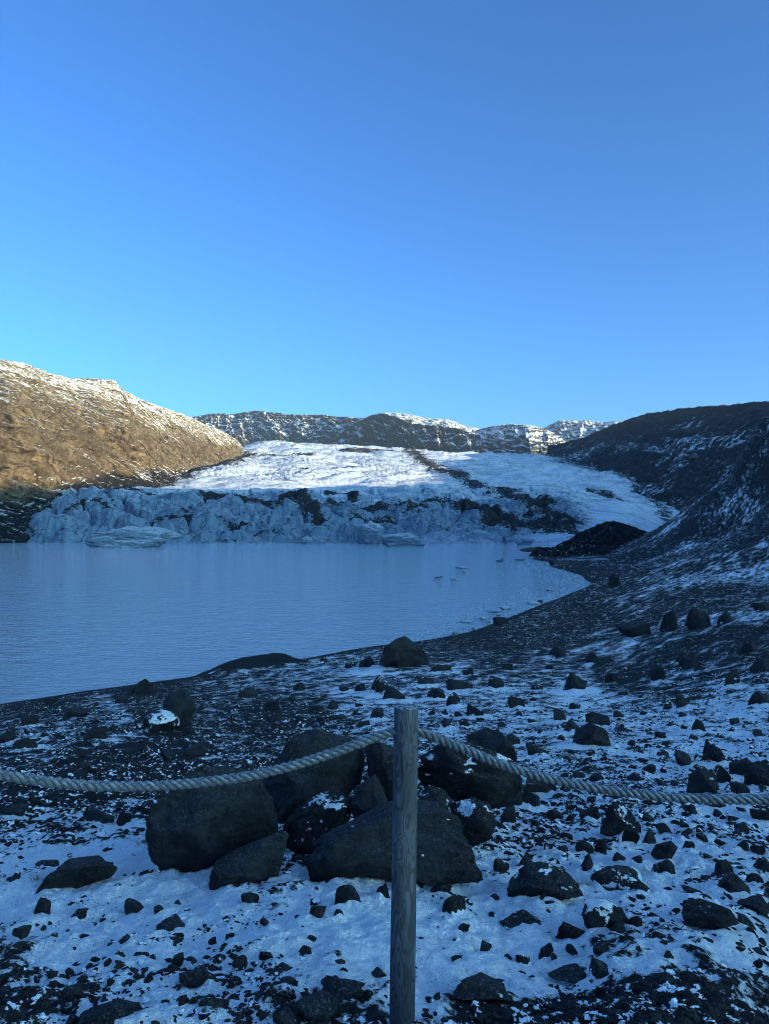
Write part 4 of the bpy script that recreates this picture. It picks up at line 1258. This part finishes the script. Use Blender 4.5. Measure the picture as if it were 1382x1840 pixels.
# ------------------------------------------------------------------ ice in the lake
def ice_block(bbox, label, mat, name='iceberg', cat='iceberg', group=None, depth=0.7, level=5, z0=-0.3, rough=0.10, facets=7, block=2.4, flat=None):
    x0, y0, x1, y1 = bbox
    NSEED[0] += 1
    q = P((x0 + x1) / 2, y1, z=0.0)
    s = q[1] / F
    w, h = (x1 - x0) * s, (y1 - y0) * s
    p, f = rock_shape(level, NSEED[0], facets, rough, block)
    p = p * np.array([w / 2, w * depth / 2, h / 0.75 / 2])
    p[:, 2] += h / 0.75 / 2 - h * 0.33
    me = raw_mesh(name, p, f)
    o = link(name, me, mat)
    o.location = (q[0], q[1] + w * depth * 0.4, 0)
    return tag(o, label, cat, group)


ice_block((150, 945, 322, 984), 'long low pale blue iceberg aground before the left end of the glacier front', M_BERG, depth=0.35, level=6)
ice_block((680, 958, 765, 982), 'dirty grey iceberg streaked black before the middle of the glacier front', M_BERG, depth=0.4, level=5)
ice_block((640, 935, 690, 978), 'pointed pale ice tower at the water left of the dirty iceberg', M_BERG, depth=0.8, level=5)
ice_block((928, 965, 962, 979), 'small white iceberg near the right end of the glacier front', M_BERG, depth=0.6, level=4)
ice_block((538, 964, 562, 977), 'small ice block below the central black crest', M_BERG, depth=0.6, level=4)
ice_block((828, 966, 843, 977), 'little upright ice block left of the ice cave', M_BERG, depth=0.6, level=4)
FL = [((779, 1034, 798, 1039), 'dark-edged ice floe, left of the pair in mid lake'), ((810, 1039, 824, 1043), 'small pale ice floe, right of the pair in mid lake'), ((819, 1018, 844, 1022), 'long thin ice floe farther out in the lake'),
      ((830, 1025, 841, 1028), 'tiny ice floe just below the long thin floe'), ((892, 1003, 907, 1010), 'ice floe nearest the glacier at the right'), ((926, 1004, 946, 1007), 'thin ice floe near the tip of the far beach'),
      ((828, 1116, 850, 1120), 'dark flat ice floe nearest the big shore boulder'), ((863, 1108, 880, 1114), 'pale ice floe left of the black rock in the water'), ((899, 1090, 920, 1096), 'thick ice floe behind the black rock in the water'),
      ((870, 1096, 905, 1101), 'long grey ice floe behind the pale floe'), ((891, 1102, 902, 1107), 'small ice floe touching the black rock'), ((812, 1134, 825, 1143), 'upright ice block at the near waterline'), ((848, 1126, 861, 1133), 'pale ice block at the waterline left of the slush'),
      ((873, 1114, 884, 1120), 'dark-footed ice floe left of the black rock'), ((950, 1082, 975, 1086), 'thin ice floe over the slush band'), ((982, 1058, 996, 1062), 'ice floe at the inner bend of the bay')]
for bb, lab in FL:
    ice_block(bb, lab, M_FLOE, 'ice_floe', 'ice floe', 'ice floes near the right shore', depth=1.3, level=4, block=3.5)

SHO = shore_w[9:20]


def p_slush(px, py, X, Y):
    best = np.full(X.shape, 1e9)
    for a, b in zip(SHO[:-1], SHO[1:]):
        dx, dy = b[0] - a[0], b[1] - a[1]
        t = np.clip(((X - a[0]) * dx + (Y - a[1]) * dy) / (dx * dx + dy * dy), 0, 1)
        best = np.minimum(best, np.hypot(X - a[0] - t * dx, Y - a[1] - t * dy) / (a[1] + t * dy))
    return np.exp(-(best / 0.05) ** 2) * np.clip(0.8 + fbm2(X / 8, Y / 8, 3, 88), 0, 1)


scatter('slush_ice', 16000, 'broken slush ice fringing the right shore of the lake', (0.0, 0.34), (62, 260), lambda r, m, Y: Y * 0.0022 * (1 - r.random(m) * 0.95) ** -0.4, p_slush, 12, 24, mat=M_FLOE, zfix=0.0, flat=(0.10, 0.25))

# ------------------------------------------------------------------ post and rope
PD = 3.0
top, bot = P(730, 1269, PD), P(722.5, 1840, PD)
axis = (bot - top) / (top[2] - bot[2])


def build_post():
    nr, nc = 260, 96
    zz = np.concatenate([[0.0, 0.0, -0.002, -0.006], np.linspace(-0.011, -1.75, nr)])
    rr = np.concatenate([[0.0, 0.036, 0.0445, 0.0485], np.linspace(0.0495, 0.0535, nr)])
    th = np.linspace(0, 2 * math.pi, nc, endpoint=False)
    Z, A = np.meshgrid(zz, th, indexing='ij')
    R = np.repeat(rr[:, None], nc, 1)
    cx, sx = np.cos(A), np.sin(A)
    R = R * (1 + 0.03 * fbm2(cx * 1.2 + 5, sx * 1.2 + Z * 2.5, 3, 41) + 0.012 * fbm2(cx * 3 + 9, sx * 3 + Z * 6, 3, 42))
    v = np.stack([R * cx + axis[0] * -Z, R * sx, Z], -1)
    v[:2, :, 2] += 0.002 * fbm2(v[:2, :, 0] * 60, v[:2, :, 1] * 60, 2, 44)
    n = len(zz)
    i = np.arange(n * nc).reshape(n, nc)
    j = np.roll(i, -1, 1)
    f = np.stack([i[:-1], i[1:], j[1:], j[:-1]], -1).reshape(-1, 4)
    me = raw_mesh('wooden_post', v.reshape(-1, 3), f[nc:] if False else f)
    o = link('wooden_post', me, M_WOOD)
    o.location = top
    tag(o, 'weathered round wooden post carrying the rope in front of the boulder pile', 'post')
    hang = top - P(730, 1308, PD)
    for end, lab in ((P(1850, 1335, 2.87), 'weathered wooden post at the right-hand end of the rope'), (P(-270, 1310, 2.50), 'weathered wooden post at the left-hand end of the rope')):
        c = o.copy()
        COL.objects.link(c)
        c.location = end + hang
        c.rotation_euler = (0, 0, 1.7 if end[0] > 0 else 3.9)
        tag(c, lab, 'post')


build_post()


def build_rope():
    lp = [(-270, 1310, 2.50), (-180, 1338, 2.55), (-90, 1370, 2.60), (0, 1393, 2.65), (100, 1407, 2.72), (200, 1414, 2.78), (300, 1412, 2.83), (400, 1402, 2.87), (480, 1389, 2.90), (560, 1366, 2.94), (640, 1338, 2.97), (708, 1312, 3.0), (730, 1308, 3.0), (752, 1312, 3.0), (800, 1331, 3.0), (850, 1353, 3.0), (920, 1381, 2.99), (1000, 1403, 2.98), (1080, 1418, 2.97), (1180, 1431, 2.95), (1280, 1437, 2.94), (1382, 1437, 2.93), (1500, 1430, 2.9), (1620, 1410, 2.9), (1750, 1375, 2.88), (1850, 1335, 2.87)]
    c = np.array([P(*q) for q in lp])
    s = np.concatenate([[0], np.cumsum(np.linalg.norm(np.diff(c, axis=0), axis=1))])
    n = int(s[-1] / 0.0055)
    t = np.linspace(0, s[-1], n)
    pts = np.stack([np.interp(t, s, c[:, i]) for i in range(3)], -1)
    k = np.hanning(61); k /= k.sum()
    pts = np.stack([np.convolve(np.pad(pts[:, i], 30, 'edge'), k, 'valid') for i in range(3)], -1)
    tg = np.gradient(pts, axis=0); tg /= np.linalg.norm(tg, axis=1, keepdims=True)
    side = np.cross(tg, [0, 0, 1]); side /= np.linalg.norm(side, axis=1, keepdims=True)
    up = np.cross(side, tg)
    m = 14
    V, Fc, ST, off = [], [], [], 0
    a = np.linspace(0, 2 * math.pi, m, endpoint=False)
    for st in range(3):
        ph = 2 * math.pi * (st / 3 - t / 0.088)
        rw = 0.0096 * (1 + 0.05 * perlin2(t * 20, t * 0 + st, 3))
        cen = pts + rw[:, None] * (np.cos(ph)[:, None] * side + np.sin(ph)[:, None] * up)
        rad = 0.0108 * (1 + 0.05 * perlin2(t * 33, t * 0 + st + 4, 5))
        ring = rad[:, None, None] * (np.cos(a)[None, :, None] * side[:, None] + np.sin(a)[None, :, None] * up[:, None])
        A, Tt = np.meshgrid(a, t)
        ring = ring * (1 + 0.09 * perlin2(A * 2.5 + st * 9, Tt * 130, 9))[:, :, None]
        V.append((cen[:, None] + ring).reshape(-1, 3))
        ST.append(np.stack([(A + ph[:, None]) / 6.283 * 0.12, Tt + st * 7, 0 * A], -1).reshape(-1, 3))
        i = np.arange(n * m).reshape(n, m) + off
        j = np.roll(i, -1, 1)
        Fc.append(np.stack([i[:-1], i[1:], j[1:], j[:-1]], -1).reshape(-1, 4))
        off += n * m
    # loose frosted fibres
    r = np.random.default_rng(3)
    for _ in range(5200):
        q = r.integers(4, n - 4)
        an = r.uniform(0, 6.283)
        d0 = math.cos(an) * side[q] + math.sin(an) * up[q]
        b = pts[q] + d0 * 0.018
        dv = d0 * r.uniform(0.3, 1) + tg[q] * r.uniform(-1, 1) + r.normal(size=3) * 0.2
        dv *= r.uniform(0.004, 0.011)
        w = tg[q] * 0.0004 + side[q] * 0.0004
        V.append(np.array([b - w, b + w, b + dv + w * .5, b + dv - w * .5]))
        ST.append(np.full((4, 3), r.random()))
        Fc.append(np.array([[0, 1, 2, 3]]) + off); off += 4
    me = raw_mesh('rope', np.concatenate(V), np.concatenate(Fc))
    attrv(me, 'st', np.concatenate(ST))
    tag(link('rope', me, M_ROPE), 'thick frosted twisted rope sagging away from both sides of the post', 'rope')


build_rope()

# ------------------------------------------------------------------ dry grass tufts
def tuft(px, py, h, n, label):
    q = hit(px, py)
    r = np.random.default_rng(int(px))
    V, Fc, off = [], [], 0
    for _ in range(n):
        b = np.array([r.normal() * h * 0.35, r.normal() * h * 0.2, -0.01])
        d = np.array([r.normal() * 0.45, r.normal() * 0.35, 1.0]); d /= np.linalg.norm(d)
        L = h * r.uniform(0.5, 1.1)
        w = np.array([0.0011, 0.0006, 0])
        bend = np.array([r.normal() * .3, r.normal() * .3, -0.15]) * L
        for k in range(4):
            t = k / 3
            c = b + d * L * t + bend * t * t
            V += [c - w * (1 - 0.8 * t), c + w * (1 - 0.8 * t)]
        for k in range(3):
            a = off + 2 * k
            Fc.append([a, a + 1, a + 3, a + 2])
        off += 8
    me = raw_mesh('grass_tuft', np.array(V), np.array(Fc))
    o = link('grass_tuft', me, M_GRASS)
    o.location = q
    tag(o, label, 'grass', 'tufts of dry grass')


tuft(262, 1520, 0.10, 120, 'dry grass tuft at the left foot of the largest rounded boulder')
tuft(62, 1588, 0.10, 110, 'dry grass tuft beside the low flat boulder at left')
tuft(130, 1592, 0.08, 80, 'dry grass tuft in front of the low flat boulder at left')
tuft(1155, 1575, 0.10, 110, 'dry grass tuft left of the buried stone at right')
tuft(1050, 1592, 0.09, 80, 'dry grass tuft beside the domed boulder')
tuft(905, 1450, 0.14, 110, 'dry grass tuft at the right end of the boulder pile')
tuft(268, 1262, 0.45, 90, 'dry grass tuft near the tall dark boulder by the lake')

# ------------------------------------------------------------------ people, a few pixels tall
def mat_person(name, jacket):
    k = Mat(name)
    z = k.n('ShaderNodeSeparateXYZ', {0: k.obj()}).outputs[2]
    c = k.mix(k.math('GREATER_THAN', z, 0.86), (0.012, 0.012, 0.016), jacket)
    c = k.mix(k.math('GREATER_THAN', z, 1.50), c, (0.30, 0.19, 0.14))
    c = k.mix(k.math('GREATER_THAN', z, 1.66), c, (0.02, 0.02, 0.02))
    return k.done(c, 0.8)


def person_mesh(name, stride):
    joints = [((0, 0, .95), .15), ((0, 0, 1.15), .15), ((0, 0, 1.38), .17), ((0, 0, 1.50), .06), ((0, 0, 1.62), .10), ((0, 0, 1.72), .085),
              ((.10, stride * .5, .50), .075), ((.11, stride, .09), .05), ((.11, stride + .13, .03), .04), ((-.10, -stride * .5, .50), .075), ((-.11, -stride, .09), .05), ((-.11, -stride + .13, .03), .04),
              ((.22, 0, 1.38), .065), ((.29, -stride * .4, 1.12), .05), ((.27, .08, .90), .04), ((-.22, 0, 1.38), .065), ((-.29, stride * .4, 1.12), .05), ((-.27, .10, .90), .04)]
    edges = [(0, 1), (1, 2), (2, 3), (3, 4), (4, 5), (0, 6), (6, 7), (7, 8), (0, 9), (9, 10), (10, 11), (2, 12), (12, 13), (13, 14), (2, 15), (15, 16), (16, 17)]
    me = bpy.data.meshes.new(name)
    me.from_pydata([j[0] for j in joints], edges, [])
    o = bpy.data.objects.new(name, me)
    COL.objects.link(o)
    sk = o.modifiers.new('skin', 'SKIN')
    for i, (_, r) in enumerate(joints):
        me.skin_vertices[0].data[i].radius = (r, r * 0.85)
    me.skin_vertices[0].data[0].use_root = True
    sk.use_smooth_shade = True
    o.modifiers.new('sub', 'SUBSURF').render_levels = 1
    return o


def glacier_z(x, y):
    u = x / y
    i = int(np.clip(np.searchsorted(GDS, y), 1, len(GDS) - 1)); j = int(np.clip(np.searchsorted(GUS, u), 1, len(GUS) - 1))
    return float(GZ[i, j])


def ghit(px, py):
    u, w = ray(px, py)
    for d in np.linspace(sc(430), sc(1500), 3000):
        if glacier_z(u * d, d) > HC + w * d:
            return np.array([u * d, d, glacier_z(u * d, d)])


PEOPLE = [(567.5, 869, 'g', 'person in dark clothes, first in the row of hikers on the sunlit ice', (.02, .02, .03)), (570.5, 869, 'g', 'person in a blue jacket, second in the row of hikers on the sunlit ice', (.03, .05, .12)), (574.5, 869, 'g', 'person in a brown jacket, third in the row of hikers on the sunlit ice', (.10, .07, .05)),
          (580.5, 869, 'g', 'person in an orange-brown jacket, fourth in the row of hikers on the sunlit ice', (.22, .10, .04)), (584.5, 869, 'g', 'person in a dark jacket, fifth in the row of hikers on the sunlit ice', (.04, .03, .03)), (586.5, 869, 'g', 'person in grey, last in the row of hikers on the sunlit ice', (.09, .09, .09)),
          (979, 998, 's', 'person in dark clothes standing at the tip of the far beach, left of two', (.02, .02, .025)), (983, 998, 's', 'person in dark clothes standing at the tip of the far beach, right of two', (.02, .02, .025)),
          (998, 991, 's', 'person in a pale jacket at the foot of the moraine mound', (.25, .24, .22)), (1004, 991, 's', 'person in dark clothes beside the one in a pale jacket', (.02, .02, .025)), (1130, 945, 'm', 'person standing on the crest of the moraine mound', (.02, .02, .025))]
bpy.context.view_layer.update()
DG = bpy.context.evaluated_depsgraph_get()
for i, (px, py, where, lab, jc) in enumerate(PEOPLE):
    if where == 'g':
        q = ghit(px, py)
    else:
        u, w = ray(px, py)
        ok, loc, *_ = SC.ray_cast(DG, Vector((0, 0, HC)), Vector((u, 1, w)).normalized())
        q = np.array(loc) if ok else None
    if q is None: continue
    o = person_mesh('person', 0.18 if where == 'g' else 0.05)
    o.data.materials.append(mat_person('hiker_clothes', jc))
    o.location = q
    o.rotation_euler = (0, 0, -1.4 if where == 'g' else 0.6 * i)
    tag(o, lab, 'person', 'hikers in a row on the ice' if where == 'g' else 'people near the moraine mound')

# ------------------------------------------------------------------ the air between here and the far mountains
hz = bpy.data.materials.new('thin_blue_air')
hz.use_nodes = True
ht = hz.node_tree
ht.nodes.remove(ht.nodes['Principled BSDF'])
pv = ht.nodes.new('ShaderNodeVolumePrincipled')
pv.inputs['Color'].default_value = (0.55, 0.75, 1.0, 1)
pv.inputs['Density'].default_value = 0.000035
pv.inputs['Anisotropy'].default_value = 0.0
ht.links.new(pv.outputs[0], ht.nodes['Material Output'].inputs['Volume'])
zs, ze = -130.0, 900.0
hv = np.array([(x, y, z) for x in (-5500, 5500) for y in (-2500, 7500) for z in (zs, ze)], float)
hf = np.array([(0, 1, 3, 2), (4, 6, 7, 5), (0, 4, 5, 1), (2, 3, 7, 6), (0, 2, 6, 4), (1, 5, 7, 3)])
ho = link('haze', raw_mesh('haze', hv, hf, False), hz)
tag(ho, 'thin blue haze over the whole valley', 'haze', kind='stuff')
